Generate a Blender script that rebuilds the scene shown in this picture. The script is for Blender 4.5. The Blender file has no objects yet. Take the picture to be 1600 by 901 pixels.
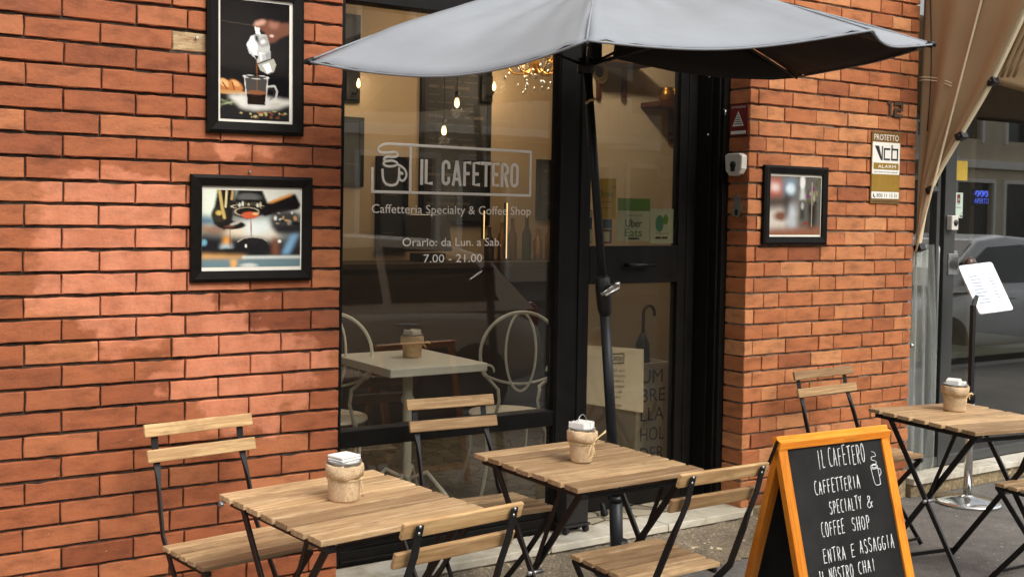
import bpy, math, random
import numpy as np
from mathutils import Vector, Matrix, Euler

random.seed(7)
RNG = np.random.RandomState(11)
R = math.radians
SC = bpy.context.scene
COL = SC.collection

# ------------------------------------------------------------------ camera, sky, sun, exposure
cam_d = bpy.data.cameras.new("camera")
cam = bpy.data.objects.new("camera", cam_d)
COL.objects.link(cam)
CF, CYAW, CPIT, CROL, CDIST, CH, CCX, CCY = 1681.7014, 0.5286, 0.0312, 0.0139, 3.6741, 1.5312, 614.8726, 386.2006
fw = Vector((math.sin(CYAW) * math.cos(CPIT), math.cos(CYAW) * math.cos(CPIT), -math.sin(CPIT)))
rt = Vector((math.cos(CYAW), -math.sin(CYAW), 0))
up = rt.cross(fw)
r2 = rt * math.cos(CROL) + up * math.sin(CROL)
u2 = up * math.cos(CROL) - rt * math.sin(CROL)
cam.matrix_world = Matrix(((r2.x, u2.x, -fw.x, 0), (r2.y, u2.y, -fw.y, -CDIST), (r2.z, u2.z, -fw.z, CH), (0, 0, 0, 1)))
cam_d.sensor_width = 36
cam_d.lens = CF / 1600 * 36
cam_d.shift_x = (800 - CCX) / 1600
cam_d.shift_y = -(450.5 - CCY) / 1600
cam_d.clip_start = 0.05
cam_d.clip_end = 600
SC.camera = cam

SUN_DIR = Vector((-0.20, 1.0, -1.05)).normalized()      # direction the light travels
world = bpy.data.worlds.new("World")
SC.world = world
world.use_nodes = True
wn = world.node_tree
wn.nodes.clear()
wo = wn.nodes.new("ShaderNodeOutputWorld")
wb = wn.nodes.new("ShaderNodeBackground")
ws = wn.nodes.new("ShaderNodeTexSky")
ws.sky_type = 'NISHITA'
ws.sun_disc = False
ws.sun_elevation = math.asin(-SUN_DIR.z)
ws.sun_rotation = math.atan2(-SUN_DIR.x, -SUN_DIR.y)
ws.dust_density = 3.0
ws.air_density = 1.2
wh_ = wn.nodes.new("ShaderNodeHueSaturation")        # overcast: the sky is nearly white
wh_.inputs["Saturation"].default_value = 0.22
wn.links.new(ws.outputs[0], wh_.inputs["Color"])
wn.links.new(wh_.outputs[0], wb.inputs[0])
wn.links.new(wb.outputs[0], wo.inputs[0])
wb.inputs[1].default_value = 0.15

sun_d = bpy.data.lights.new("sun", 'SUN')
sun_d.energy = 0.62
sun_d.angle = R(30)
sun_d.color = (1.0, 0.93, 0.82)
sun = bpy.data.objects.new("sun", sun_d)
COL.objects.link(sun)
sun.rotation_euler = SUN_DIR.to_track_quat('-Z', 'Y').to_euler()
sun.location = (0, -6, 9)

vs = SC.view_settings
vs.view_transform = 'Standard'
vs.look = 'None'
vs.exposure = 0.92
vs.gamma = 1.0
vs.use_curve_mapping = False
SC.render.engine = 'CYCLES'
SC.cycles.use_denoising = True
SC.cycles.max_bounces = 8
SC.cycles.transparent_max_bounces = 24
SC.cycles.sample_clamp_indirect = 6.0
SC.cycles.caustics_reflective = False
SC.cycles.caustics_refractive = False


# ------------------------------------------------------------------ helpers
def lin(r, g, b):
    def f(c):
        c = c / 255.0
        return c / 12.92 if c <= 0.04045 else ((c + 0.055) / 1.055) ** 2.4
    return (f(r), f(g), f(b))


class MB:
    """collects shapes into one mesh"""
    def __init__(s):
        s.v, s.f, s.t, s.mi, s.sm = [], [], [], [], []

    def add(s, V, F, tone=None, mi=0, smooth=False):
        b = len(s.v)
        if tone is None:
            tone = 0.5
        s.v += [tuple(p) for p in V]
        s.t += [tone] * len(V)
        for f in F:
            s.f.append(tuple(i + b for i in f))
            s.mi.append(mi)
            s.sm.append(smooth)
        return s

    def box(s, x0, x1, y0, y1, z0, z1, tone=None, mi=0):
        V = [(x0, y0, z0), (x1, y0, z0), (x1, y1, z0), (x0, y1, z0), (x0, y0, z1), (x1, y0, z1), (x1, y1, z1), (x0, y1, z1)]
        F = [(0, 3, 2, 1), (4, 5, 6, 7), (0, 1, 5, 4), (1, 2, 6, 5), (2, 3, 7, 6), (3, 0, 4, 7)]
        return s.add(V, F, tone, mi)

    def obox(s, c, size, rot=None, tone=None, mi=0):
        m = (rot or Matrix.Identity(3))
        V = []
        for dz in (-.5, .5):
            for dx, dy in ((-.5, -.5), (.5, -.5), (.5, .5), (-.5, .5)):
                V.append(Vector(c) + m @ Vector((dx * size[0], dy * size[1], dz * size[2])))
        F = [(0, 3, 2, 1), (4, 5, 6, 7), (0, 1, 5, 4), (1, 2, 6, 5), (2, 3, 7, 6), (3, 0, 4, 7)]
        return s.add(V, F, tone, mi)

    def bar(s, p, q, w, t, side=(1, 0, 0), tone=None, mi=0):
        """rectangular bar from p to q, w along side, t across"""
        return s.sweep([p, q], [w / 2] * 2, [t / 2] * 2, side, tone, mi)

    def sweep(s, pts, a, b, side=(1, 0, 0), tone=None, mi=0):
        pts = [Vector(p) for p in pts]
        side = Vector(side)
        V, F = [], []
        n = len(pts)
        for i, p in enumerate(pts):
            d = (pts[min(i + 1, n - 1)] - pts[max(i - 1, 0)]).normalized()
            x = (side - d * side.dot(d)).normalized()
            y = d.cross(x)
            for sx, sy in ((-1, -1), (1, -1), (1, 1), (-1, 1)):
                V.append(p + x * a[i] * sx + y * b[i] * sy)
        for i in range(n - 1):
            for k in range(4):
                F.append((i * 4 + k, i * 4 + (k + 1) % 4, i * 4 + 4 + (k + 1) % 4, i * 4 + 4 + k))
        F.append((3, 2, 1, 0))
        F.append(tuple((n - 1) * 4 + k for k in range(4)))
        return s.add(V, F, tone, mi)

    def tube(s, pts, r, n=8, tone=None, mi=0, closed=False, squash=None, smooth=True):
        pts = [Vector(p) for p in pts]
        m = len(pts)
        rr = r if isinstance(r, (list, tuple)) else [r] * m
        V, F = [], []
        prev = None
        for i, p in enumerate(pts):
            if closed:
                d = pts[(i + 1) % m] - pts[(i - 1) % m]
            else:
                d = pts[min(i + 1, m - 1)] - pts[max(i - 1, 0)]
            if d.length < 1e-9:
                d = Vector((0, 0, 1))
            d.normalize()
            if prev is None:
                ref = Vector((0, 0, 1)) if abs(d.z) < .9 else Vector((1, 0, 0))
                x = (ref - d * ref.dot(d)).normalized()
            else:
                x = prev - d * prev.dot(d)
                x = x.normalized() if x.length > 1e-6 else d.orthogonal().normalized()
            prev = x
            y = d.cross(x)
            for k in range(n):
                an = 2 * math.pi * k / n
                o = (x * math.cos(an) + y * math.sin(an)) * rr[i]
                if squash:
                    ax, fac = squash
                    ax = Vector(ax)
                    o = o - ax * o.dot(ax) * (1 - fac)
                V.append(p + o)
        L = m if closed else m - 1
        for i in range(L):
            j = (i + 1) % m
            for k in range(n):
                F.append((i * n + k, i * n + (k + 1) % n, j * n + (k + 1) % n, j * n + k))
        if not closed:
            F.append(tuple(range(n - 1, -1, -1)))
            F.append(tuple((m - 1) * n + k for k in range(n)))
        return s.add(V, F, tone, mi, smooth)

    def lathe(s, prof, n=24, c=(0, 0, 0), tone=None, mi=0, smooth=True, wob=0.0, cap=True):
        V, F = [], []
        for i, (r, z) in enumerate(prof):
            for k in range(n):
                an = 2 * math.pi * k / n
                q = r * (1 + wob * (random.random() - .5))
                V.append((c[0] + q * math.cos(an), c[1] + q * math.sin(an), c[2] + z))
        m = len(prof)
        for i in range(m - 1):
            for k in range(n):
                F.append((i * n + k, i * n + (k + 1) % n, i * n + n + (k + 1) % n, i * n + n + k))
        if cap:
            F.append(tuple(range(n - 1, -1, -1)))
            F.append(tuple((m - 1) * n + k for k in range(n)))
        return s.add(V, F, tone, mi, smooth)

    def ball(s, c, r, n=10, tone=None, mi=0, sc=(1, 1, 1)):
        V, F = [], []
        for i in range(n + 1):
            th = math.pi * i / n
            for k in range(n * 2):
                ph = math.pi * k / n
                V.append((c[0] + r * sc[0] * math.sin(th) * math.cos(ph), c[1] + r * sc[1] * math.sin(th) * math.sin(ph), c[2] + r * sc[2] * math.cos(th)))
        w = n * 2
        for i in range(n):
            for k in range(w):
                F.append((i * w + k, i * w + (k + 1) % w, i * w + w + (k + 1) % w, i * w + w + k))
        return s.add(V, F, tone, mi, True)

    def prism(s, poly, fn, d, tone=None, mi=0):
        """poly in 2D, fn(u,v,depth)->3D, from depth 0 to d"""
        n = len(poly)
        V = [fn(u, v, 0) for u, v in poly] + [fn(u, v, d) for u, v in poly]
        F = [tuple(range(n - 1, -1, -1)), tuple(range(n, 2 * n))]
        for i in range(n):
            F.append((i, (i + 1) % n, n + (i + 1) % n, n + i))
        return s.add(V, F, tone, mi)

    def build(s, name, mats, parent=None, bevel=0.0, seg=2, loc=None, rot=None):
        me = bpy.data.meshes.new(name)
        me.from_pydata(s.v, [], s.f)
        if not isinstance(mats, (list, tuple)):
            mats = [mats]
        for m in mats:
            me.materials.append(m)
        me.polygons.foreach_set("material_index", s.mi)
        me.polygons.foreach_set("use_smooth", s.sm)
        at = me.attributes.new("tone", 'FLOAT', 'POINT')
        at.data.foreach_set("value", s.t)
        me.update()
        o = bpy.data.objects.new(name, me)
        COL.objects.link(o)
        if parent:
            o.parent = parent
        if loc:
            o.location = loc
        if rot:
            o.rotation_euler = rot
        if bevel:
            b = o.modifiers.new("bevel", 'BEVEL')
            b.width = bevel
            b.segments = seg
            b.limit_method = 'ANGLE'
            b.angle_limit = R(40)
        return o


def tag(o, label=None, cat=None, group=None, kind=None):
    if label:
        o["label"] = label
    if cat:
        o["category"] = cat
    if group:
        o["group"] = group
    if kind:
        o["kind"] = kind
    return o


def thing(name, label, cat, loc=(0, 0, 0), rot=(0, 0, 0), group=None):
    o = bpy.data.objects.new(name, None)
    o.empty_display_size = 0.1
    COL.objects.link(o)
    o.location = loc
    o.rotation_euler = rot
    return tag(o, label, cat, group)


def copy_tree(o, parent=None):
    c = o.copy()
    COL.objects.link(c)
    c.parent = parent
    for ch in [x for x in bpy.data.objects if x.parent == o]:
        copy_tree(ch, c)
    return c


# ---- lettering: the built-in font turned into flat faces, and a single-line hand for chalk
def text_geo(s):
    cu = bpy.data.curves.new("t", 'FONT')
    cu.body = s
    cu.resolution_u = 3
    ob = bpy.data.objects.new("t", cu)
    COL.objects.link(ob)
    dg = bpy.context.evaluated_depsgraph_get()
    dg.update()
    me = bpy.data.meshes.new_from_object(ob.evaluated_get(dg))
    V = [(v.co.x, v.co.y) for v in me.vertices]
    F = [tuple(p.vertices) for p in me.polygons]
    bpy.data.objects.remove(ob)
    bpy.data.curves.remove(cu)
    bpy.data.meshes.remove(me)
    return V, F


def put_text(mb, s, fn, x0, x1, zb, h, depth=0.0, tone=None, mi=0, shear=0.0, wob=0.0):
    """text between x0 and x1, baseline zb, capital height h; fn(u,v,d)->3D"""
    V, F = text_geo(s)
    a, b = min(p[0] for p in V), max(p[0] for p in V)
    H = 0.729
    P = []
    for x, y in V:
        yy = y / H * h
        P.append(fn(x0 + (x - a) / (b - a) * (x1 - x0) + shear * yy, zb + yy, depth))
    mb.add(P, F, tone, mi)


def arc(cx, cy, rx, ry, a0, a1, n=10):
    return [(cx + rx * math.cos(R(a0 + (a1 - a0) * i / n)), cy + ry * math.sin(R(a0 + (a1 - a0) * i / n))) for i in range(n + 1)]


STROKES = {
    'I': [[(.5, 0), (.5, 1)]],
    'L': [[(.25, 1), (.22, 0), (.8, .03)]],
    'C': [arc(.6, .5, .42, .52, 60, 300)],
    'A': [[(.12, 0), (.5, 1), (.85, -.03)], [(.2, .38), (.8, .4)]],
    'F': [[(.25, 0), (.25, 1), (.85, 1.02)], [(.25, .55), (.75, .58)]],
    'E': [[(.85, 1.02), (.25, 1), (.22, 0), (.85, .02)], [(.24, .52), (.75, .55)]],
    'T': [[(.05, .98), (.95, 1.03)], [(.5, 1), (.5, 0)]],
    'R': [[(.22, 0), (.22, 1)] + arc(.45, .75, .35, .26, 90, -90)[1:] + [(.3, .48), (.85, -.02)]],
    'O': [arc(.5, .5, .36, .5, 80, 445, 16)],
    'S': [arc(.52, .75, .3, .25, 30, 250, 9) + arc(.48, .26, .32, .27, 80, -150, 9)],
    'P': [[(.25, 0), (.25, 1)] + arc(.45, .74, .36, .27, 90, -95)[1:]],
    'Y': [[(.12, 1), (.5, .5), (.88, 1.02)], [(.5, .5), (.45, 0)]],
    '&': [[(.9, .02), (.3, .78)] + arc(.45, .83, .17, .17, 180, -20, 8) + [(.2, .35)] + arc(.42, .22, .26, .22, 160, 330, 8) + [(.88, .5)]],
    'H': [[(.2, 0), (.2, 1)], [(.8, 0), (.8, 1)], [(.2, .5), (.8, .53)]],
    'N': [[(.2, 0), (.2, 1), (.8, 0), (.82, 1.02)]],
    'G': [arc(.55, .5, .4, .52, 60, 330) + [(.9, .45), (.6, .45)]],
    'U': [[(.2, 1), (.2, .3)] + arc(.5, .28, .3, .28, 180, 360, 8) + [(.8, 1)]],
}


def chalk_text(mb, s, fn, x0, x1, zb, h, r, slope=0.0, lean=0.06):
    n = len(s)
    st = (x1 - x0) / n
    for i, c in enumerate(s):
        if c == ' ' or c not in STROKES:
            continue
        jz = random.uniform(-.04, .04) * h
        sc = random.uniform(.94, 1.06)
        for line in STROKES[c]:
            pts, rad = [], []
            dense = []
            for k in range(len(line) - 1):
                (ax, ay), (bx, by) = line[k], line[k + 1]
                m = max(2, int(math.hypot(bx - ax, by - ay) * 7))
                for q in range(m):
                    dense.append((ax + (bx - ax) * q / m, ay + (by - ay) * q / m))
            dense.append(line[-1])
            for (u, v) in dense:
                u += random.uniform(-.012, .012)
                x = x0 + st * (i + .08 + .84 * u) + lean * v * h
                z = zb + jz + v * h * sc + slope * (x - x0)
                pts.append(fn(x, z, 0))
                rad.append(r * random.uniform(.7, 1.25))
            mb.tube(pts, rad, 5)


# ---- painted prints: a small raster turned into a fine coloured grid
class Canvas:
    def __init__(s, w, h, bg):
        s.w, s.h = w, h
        s.a = np.zeros((h, w, 3)) + np.array(lin(*bg))
        yy, xx = np.mgrid[0:h, 0:w]
        s.x = (xx + .5) / w
        s.y = (yy + .5) / h

    def mix(s, m, c):
        c = np.array(lin(*c))
        m = np.clip(m, 0, 1)[..., None]
        s.a = s.a * (1 - m) + c * m

    @staticmethod
    def blur1(m, k):
        if k < 1:
            return m
        for ax in (0, 1):
            for _ in range(2):
                p = np.pad(m, [(k, k) if i == ax else (0, 0) for i in range(2)], mode='edge')
                c = np.cumsum(np.insert(p, 0, 0, axis=ax), axis=ax)
                n = m.shape[ax]
                hi = np.take(c, range(2 * k + 1, 2 * k + 1 + n), axis=ax)
                lo = np.take(c, range(0, n), axis=ax)
                m = (hi - lo) / (2 * k + 1)
        return m

    def poly(s, pts, c, soft=0, al=1.0):
        m = np.zeros((s.h, s.w), bool)
        n = len(pts)
        for i in range(n):
            (x1, y1), (x2, y2) = pts[i], pts[(i + 1) % n]
            if y1 == y2:
                continue
            cond = ((y1 > s.y) != (y2 > s.y)) & (s.x < (x2 - x1) * (s.y - y1) / (y2 - y1) + x1)
            m ^= cond
        s.mix(s.blur1(m.astype(float), soft) * al, c)

    def ell(s, cx, cy, rx, ry, c, soft=.08, rot=0, al=1.0, ring=None):
        asp = s.h / s.w
        dx, dy = s.x - cx, (s.y - cy) * asp
        ca, sa = math.cos(R(rot)), math.sin(R(rot))
        u, v = dx * ca + dy * sa, -dx * sa + dy * ca
        d = np.sqrt((u / rx) ** 2 + (v / (ry * asp)) ** 2)
        if ring:
            m = (1 - np.abs(d - 1) / ring)
            m = np.clip(m * 2, 0, 1)
        else:
            m = np.clip((1 - d) / soft + .5, 0, 1)
        s.mix(m * al, c)

    def line(s, pts, w, c, al=1.0):
        asp = s.h / s.w
        D = np.full((s.h, s.w), 9.0)
        for (x1, y1), (x2, y2) in zip(pts[:-1], pts[1:]):
            px, py = s.x - x1, (s.y - y1) * asp
            qx, qy = x2 - x1, (y2 - y1) * asp
            L = qx * qx + qy * qy + 1e-9
            t = np.clip((px * qx + py * qy) / L, 0, 1)
            D = np.minimum(D, np.hypot(px - t * qx, py - t * qy))
        s.mix(np.clip((w - D) / (w * .5) + .2, 0, 1) * al, c)

    def noise(s, amt, cell):
        n = RNG.rand(s.h // cell + 2, s.w // cell + 2)
        n = np.kron(n, np.ones((cell, cell)))[:s.h, :s.w]
        n = s.blur1(n, max(1, cell // 2))
        s.a = np.clip(s.a * (1 + amt * (n[..., None] - .5)), 0, 1)

    def grid(s, name, fn, mat, parent, mb_w, mb_h):
        """fn(u,v)->3D with u,v in 0..1 (v down)"""
        V, F = [], []
        for j in range(s.h):
            for i in range(s.w):
                V.append(fn(i / (s.w - 1), j / (s.h - 1)))
        for j in range(s.h - 1):
            for i in range(s.w - 1):
                a = j * s.w + i
                F.append((a, a + s.w, a + s.w + 1, a + 1))
        me = bpy.data.meshes.new(name)
        me.from_pydata(V, [], F)
        at = me.color_attributes.new("col", 'FLOAT_COLOR', 'POINT')
        rgba = np.ones((s.h * s.w, 4))
        rgba[:, :3] = s.a.reshape(-1, 3)
        at.data.foreach_set("color", rgba.ravel())
        me.materials.append(mat)
        o = bpy.data.objects.new(name, me)
        COL.objects.link(o)
        o.parent = parent
        return o


# ------------------------------------------------------------------ materials
def new_mat(name):
    m = bpy.data.materials.new(name)
    m.use_nodes = True
    nt = m.node_tree
    b = nt.nodes["Principled BSDF"]
    return m, nt, b


def N(nt, typ, **kw):
    n = nt.nodes.new(typ)
    for k, v in kw.items():
        setattr(n, k, v)
    return n


def ramp(nt, stops, interp='LINEAR'):
    r = N(nt, "ShaderNodeValToRGB")
    r.color_ramp.interpolation = interp
    e = r.color_ramp.elements
    while len(e) < len(stops):
        e.new(0.5)
    for i, (p, c) in enumerate(stops):
        e[i].position = p
        e[i].color = (*c, 1) if len(c) == 3 else c
    return r


def coords(nt, scale=(1, 1, 1), kind="Object", loc=(0, 0, 0)):
    t = N(nt, "ShaderNodeTexCoord")
    mp = N(nt, "ShaderNodeMapping")
    mp.inputs["Scale"].default_value = scale
    mp.inputs["Location"].default_value = loc
    nt.links.new(t.outputs[kind], mp.inputs["Vector"])
    return mp


def noise(nt, vec, scale, detail=4, rough=.55, dim='3D'):
    n = N(nt, "ShaderNodeTexNoise", noise_dimensions=dim)
    n.inputs["Scale"].default_value = scale
    n.inputs["Detail"].default_value = detail
    n.inputs["Roughness"].default_value = rough
    nt.links.new(vec.outputs[0], n.inputs["Vector"])
    return n


def mixc(nt, fac, a, b, mode='MIX'):
    m = N(nt, "ShaderNodeMix", data_type='RGBA', blend_type=mode)
    for sock, val in ((0, fac), (6, a), (7, b)):
        if isinstance(val, (int, float)):
            m.inputs[sock].default_value = val
        elif isinstance(val, tuple):
            m.inputs[sock].default_value = (*val, 1)
        else:
            nt.links.new(val, m.inputs[sock])
    return m.outputs[2]


def math_n(nt, op, a, b=None, clamp=False):
    m = N(nt, "ShaderNodeMath", operation=op, use_clamp=clamp)
    for i, val in enumerate((a, b)):
        if val is None:
            continue
        if isinstance(val, (int, float)):
            m.inputs[i].default_value = val
        else:
            nt.links.new(val, m.inputs[i])
    return m.outputs[0]


def bump(nt, b, height, strength=.3, dist=.002):
    bp = N(nt, "ShaderNodeBump")
    bp.inputs["Strength"].default_value = strength
    bp.inputs["Distance"].default_value = dist
    nt.links.new(height, bp.inputs["Height"])
    nt.links.new(bp.outputs[0], b.inputs["Normal"])


def plain(name, c, rough=.5, metal=0.0, var=.12, scale=30, spec=.5, bmp=.15, coat=0.0, c2=None):
    m, nt, b = new_mat(name)
    v = coords(nt)
    n = noise(nt, v, scale, 5, .6)
    lo = tuple(x * (1 - var) for x in c)
    hi = c2 if c2 else tuple(min(1, x * (1 + var)) for x in c)
    rp = ramp(nt, [(.3, lo), (.7, hi)])
    nt.links.new(n.outputs[0], rp.inputs[0])
    nt.links.new(rp.outputs[0], b.inputs["Base Color"])
    rr = math_n(nt, 'MULTIPLY_ADD', n.outputs[0], .25)
    nt.nodes[-1].inputs[2].default_value = max(0.02, rough - .12)
    nt.links.new(rr, b.inputs["Roughness"])
    b.inputs["Metallic"].default_value = metal
    b.inputs["Specular IOR Level"].default_value = spec
    b.inputs["Coat Weight"].default_value = coat
    if bmp:
        bump(nt, b, n.outputs[0], bmp, .001)
    return m


def emit(name, c, s):
    m, nt, b = new_mat(name)
    b.inputs["Base Color"].default_value = (*c, 1)
    b.inputs["Emission Color"].default_value = (*c, 1)
    b.inputs["Emission Strength"].default_value = s
    return m


def brick_mat(name, lo, mid, hi, patches):
    m, nt, b = new_mat(name)
    v = coords(nt)
    at = N(nt, "ShaderNodeAttribute", attribute_name="tone")
    base = ramp(nt, [(0.0, lo), (.5, mid), (1.0, hi)])
    nt.links.new(at.outputs["Fac"], base.inputs[0])
    # mottled firing marks inside each brick
    n1 = noise(nt, coords(nt, (5, 5, 13)), 1.6, 6, .62)
    r1 = ramp(nt, [(.30, (.52, .50, .50)), (.52, (1, 1, 1)), (.75, (1.20, 1.17, 1.12))])
    nt.links.new(n1.outputs[0], r1.inputs[0])
    col = mixc(nt, .85, base.outputs[0], r1.outputs[0], 'MULTIPLY')
    # grey soot
    n2 = noise(nt, v, 3.1, 5, .6)
    r2_ = ramp(nt, [(.55, (0, 0, 0)), (.72, (.45, .45, .45))])
    nt.links.new(n2.outputs[0], r2_.inputs[0])
    col = mixc(nt, r2_.outputs[0], col, tuple(x * .55 + .015 for x in mid))
    if patches:
        # scrubbed, repainted salmon area with brushed edges (wear that belongs to the wall)
        geo = N(nt, "ShaderNodeNewGeometry")
        sep = N(nt, "ShaderNodeSeparateXYZ")
        nt.links.new(geo.outputs["Position"], sep.inputs[0])
        f = None
        for (cx, cz, rx, rz, amp) in patches:
            dx = math_n(nt, 'DIVIDE', math_n(nt, 'SUBTRACT', sep.outputs[0], cx), rx)
            dz = math_n(nt, 'DIVIDE', math_n(nt, 'SUBTRACT', sep.outputs[2], cz), rz)
            d = math_n(nt, 'SQRT', math_n(nt, 'ADD', math_n(nt, 'MULTIPLY', dx, dx), math_n(nt, 'MULTIPLY', dz, dz)))
            g = math_n(nt, 'MULTIPLY', math_n(nt, 'SUBTRACT', 1.0, d, True), amp)
            f = g if f is None else math_n(nt, 'MAXIMUM', f, g)
        n3 = noise(nt, coords(nt, (1.0, 1, 1.5)), 5.0, 5, .55)
        n3b = noise(nt, coords(nt, (7, 1, 2.2)), 1.0, 2, .5)
        s_ = math_n(nt, 'ADD', math_n(nt, 'MULTIPLY', f, .52), math_n(nt, 'MULTIPLY', n3.outputs[0], .62))
        s_ = math_n(nt, 'ADD', s_, math_n(nt, 'MULTIPLY', n3b.outputs[0], .22))
        s_ = math_n(nt, 'ADD', s_, math_n(nt, 'MULTIPLY', at.outputs["Fac"], .14))
        rp = ramp(nt, [(.74, (0, 0, 0)), (.785, (.8, .8, .8)), (.9, (1, 1, 1))])
        nt.links.new(s_, rp.inputs[0])
        n4 = noise(nt, coords(nt, (4, 4, 2)), 3, 4, .6)
        pc = ramp(nt, [(.35, lin(206, 126, 92)), (.6, lin(230, 150, 114))])
        nt.links.new(n4.outputs[0], pc.inputs[0])
        f2 = math_n(nt, 'MULTIPLY', rp.outputs[0], .70)
        pcm = mixc(nt, .45, pc.outputs[0], r1.outputs[0], 'MULTIPLY')
        col = mixc(nt, f2, col, pcm)
    # tiny white lime flecks
    n5 = noise(nt, v, 46, 2, .5)
    r5 = ramp(nt, [(.74, (0, 0, 0)), (.78, (.5, .5, .5))])
    nt.links.new(n5.outputs[0], r5.inputs[0])
    col = mixc(nt, r5.outputs[0], col, (.55, .42, .33))
    # tone above 1.5 marks the one broken brick: bare pale bedding
    brk = math_n(nt, 'GREATER_THAN', at.outputs["Fac"], 1.5)
    n6 = noise(nt, coords(nt, (6, 6, 40)), 2, 5, .7)
    r6 = ramp(nt, [(.35, lin(150, 112, 78)), (.6, lin(196, 170, 128))])
    nt.links.new(n6.outputs[0], r6.inputs[0])
    col = mixc(nt, brk, col, r6.outputs[0])
    nt.links.new(col, b.inputs["Base Color"])
    b.inputs["Roughness"].default_value = .72
    b.inputs["Specular IOR Level"].default_value = .3
    nb = noise(nt, v, 70, 5, .65)
    hb = math_n(nt, 'ADD', nb.outputs[0], math_n(nt, 'MULTIPLY', n1.outputs[0], 1.2))
    bump(nt, b, hb, .6, .004)
    return m


def wood_mat(name, lo, hi, along=(1, 0, 0), rough=.55, coat=0.0):
    m, nt, b = new_mat(name)
    sc = tuple(1.6 if a else 26 for a in along)
    t = N(nt, "ShaderNodeTexCoord")
    at = N(nt, "ShaderNodeAttribute", attribute_name="tone")
    info = N(nt, "ShaderNodeObjectInfo")
    off = N(nt, "ShaderNodeCombineXYZ")
    a1 = math_n(nt, 'MULTIPLY', at.outputs["Fac"], 37.0)
    a2 = math_n(nt, 'MULTIPLY', info.outputs["Random"], 19.0)
    nt.links.new(math_n(nt, 'ADD', a1, a2), off.inputs[0])
    nt.links.new(a1, off.inputs[1])
    vv = N(nt, "ShaderNodeVectorMath", operation='ADD')
    nt.links.new(t.outputs["Object"], vv.inputs[0])
    nt.links.new(off.outputs[0], vv.inputs[1])
    mp = N(nt, "ShaderNodeMapping")
    mp.inputs["Scale"].default_value = sc
    nt.links.new(vv.outputs[0], mp.inputs["Vector"])
    n = noise(nt, mp, 3.2, 7, .6)
    n.inputs["Distortion"].default_value = .6
    nf = noise(nt, mp, 14, 3, .6)
    rp = ramp(nt, [(.25, tuple(x * .8 for x in lo)), (.45, lo), (.62, hi), (.8, tuple(min(1, x * 1.06) for x in hi))])
    nt.links.new(n.outputs[0], rp.inputs[0])
    tr = ramp(nt, [(0, (.52, .47, .44)), (.45, (.90, .88, .86)), (1, (1.24, 1.24, 1.22))])
    nt.links.new(at.outputs["Fac"], tr.inputs[0])
    col = mixc(nt, 1.0, rp.outputs[0], tr.outputs[0], 'MULTIPLY')
    fr = ramp(nt, [(.35, (.88, .86, .85)), (.6, (1, 1, 1))])
    nt.links.new(nf.outputs[0], fr.inputs[0])
    col = mixc(nt, .6, col, fr.outputs[0], 'MULTIPLY')
    # knots and worn greyish blotches
    mp2 = N(nt, "ShaderNodeMapping")
    mp2.inputs["Scale"].default_value = tuple(5 if a else 11 for a in along)
    nt.links.new(vv.outputs[0], mp2.inputs["Vector"])
    nk = noise(nt, mp2, 1.4, 4, .6)
    rk = ramp(nt, [(.55, (0, 0, 0)), (.74, (.7, .7, .7))])
    nt.links.new(nk.outputs[0], rk.inputs[0])
    col = mixc(nt, rk.outputs[0], col, tuple(x * .5 for x in lo))
    nt.links.new(col, b.inputs["Base Color"])
    b.inputs["Roughness"].default_value = rough
    b.inputs["Coat Weight"].default_value = coat
    b.inputs["Specular IOR Level"].default_value = .4
    bump(nt, b, nf.outputs[0], .15, .001)
    return m


def glass_mat(name, tint=(.86, .86, .82), base_r=.05, dirt=.02):
    """flat pane: clear, with mirror reflection growing towards grazing view"""
    m, nt, b = new_mat(name)
    nt.nodes.remove(b)
    out = nt.nodes["Material Output"]
    lw = N(nt, "ShaderNodeLayerWeight")
    lw.inputs["Blend"].default_value = .5
    p5 = math_n(nt, 'POWER', lw.outputs["Facing"], 4.0)
    fr = math_n(nt, 'MULTIPLY_ADD', p5, .9)
    nt.nodes[-1].inputs[2].default_value = base_r
    tr = N(nt, "ShaderNodeBsdfTransparent")
    tr.inputs[0].default_value = (*tint, 1)
    gl = N(nt, "ShaderNodeBsdfGlossy")
    gl.inputs["Roughness"].default_value = .012
    df = N(nt, "ShaderNodeBsdfDiffuse")
    df.inputs[0].default_value = (.5, .48, .44, 1)
    v = coords(nt)
    n = noise(nt, v, 4, 5, .6)
    dd = math_n(nt, 'MULTIPLY', n.outputs[0], dirt * 2)
    m1 = N(nt, "ShaderNodeMixShader")
    nt.links.new(dd, m1.inputs[0])
    nt.links.new(tr.outputs[0], m1.inputs[1])
    nt.links.new(df.outputs[0], m1.inputs[2])
    m2 = N(nt, "ShaderNodeMixShader")
    nt.links.new(fr, m2.inputs[0])
    nt.links.new(m1.outputs[0], m2.inputs[1])
    nt.links.new(gl.outputs[0], m2.inputs[2])
    nt.links.new(m2.outputs[0], out.inputs[0])
    return m


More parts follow.
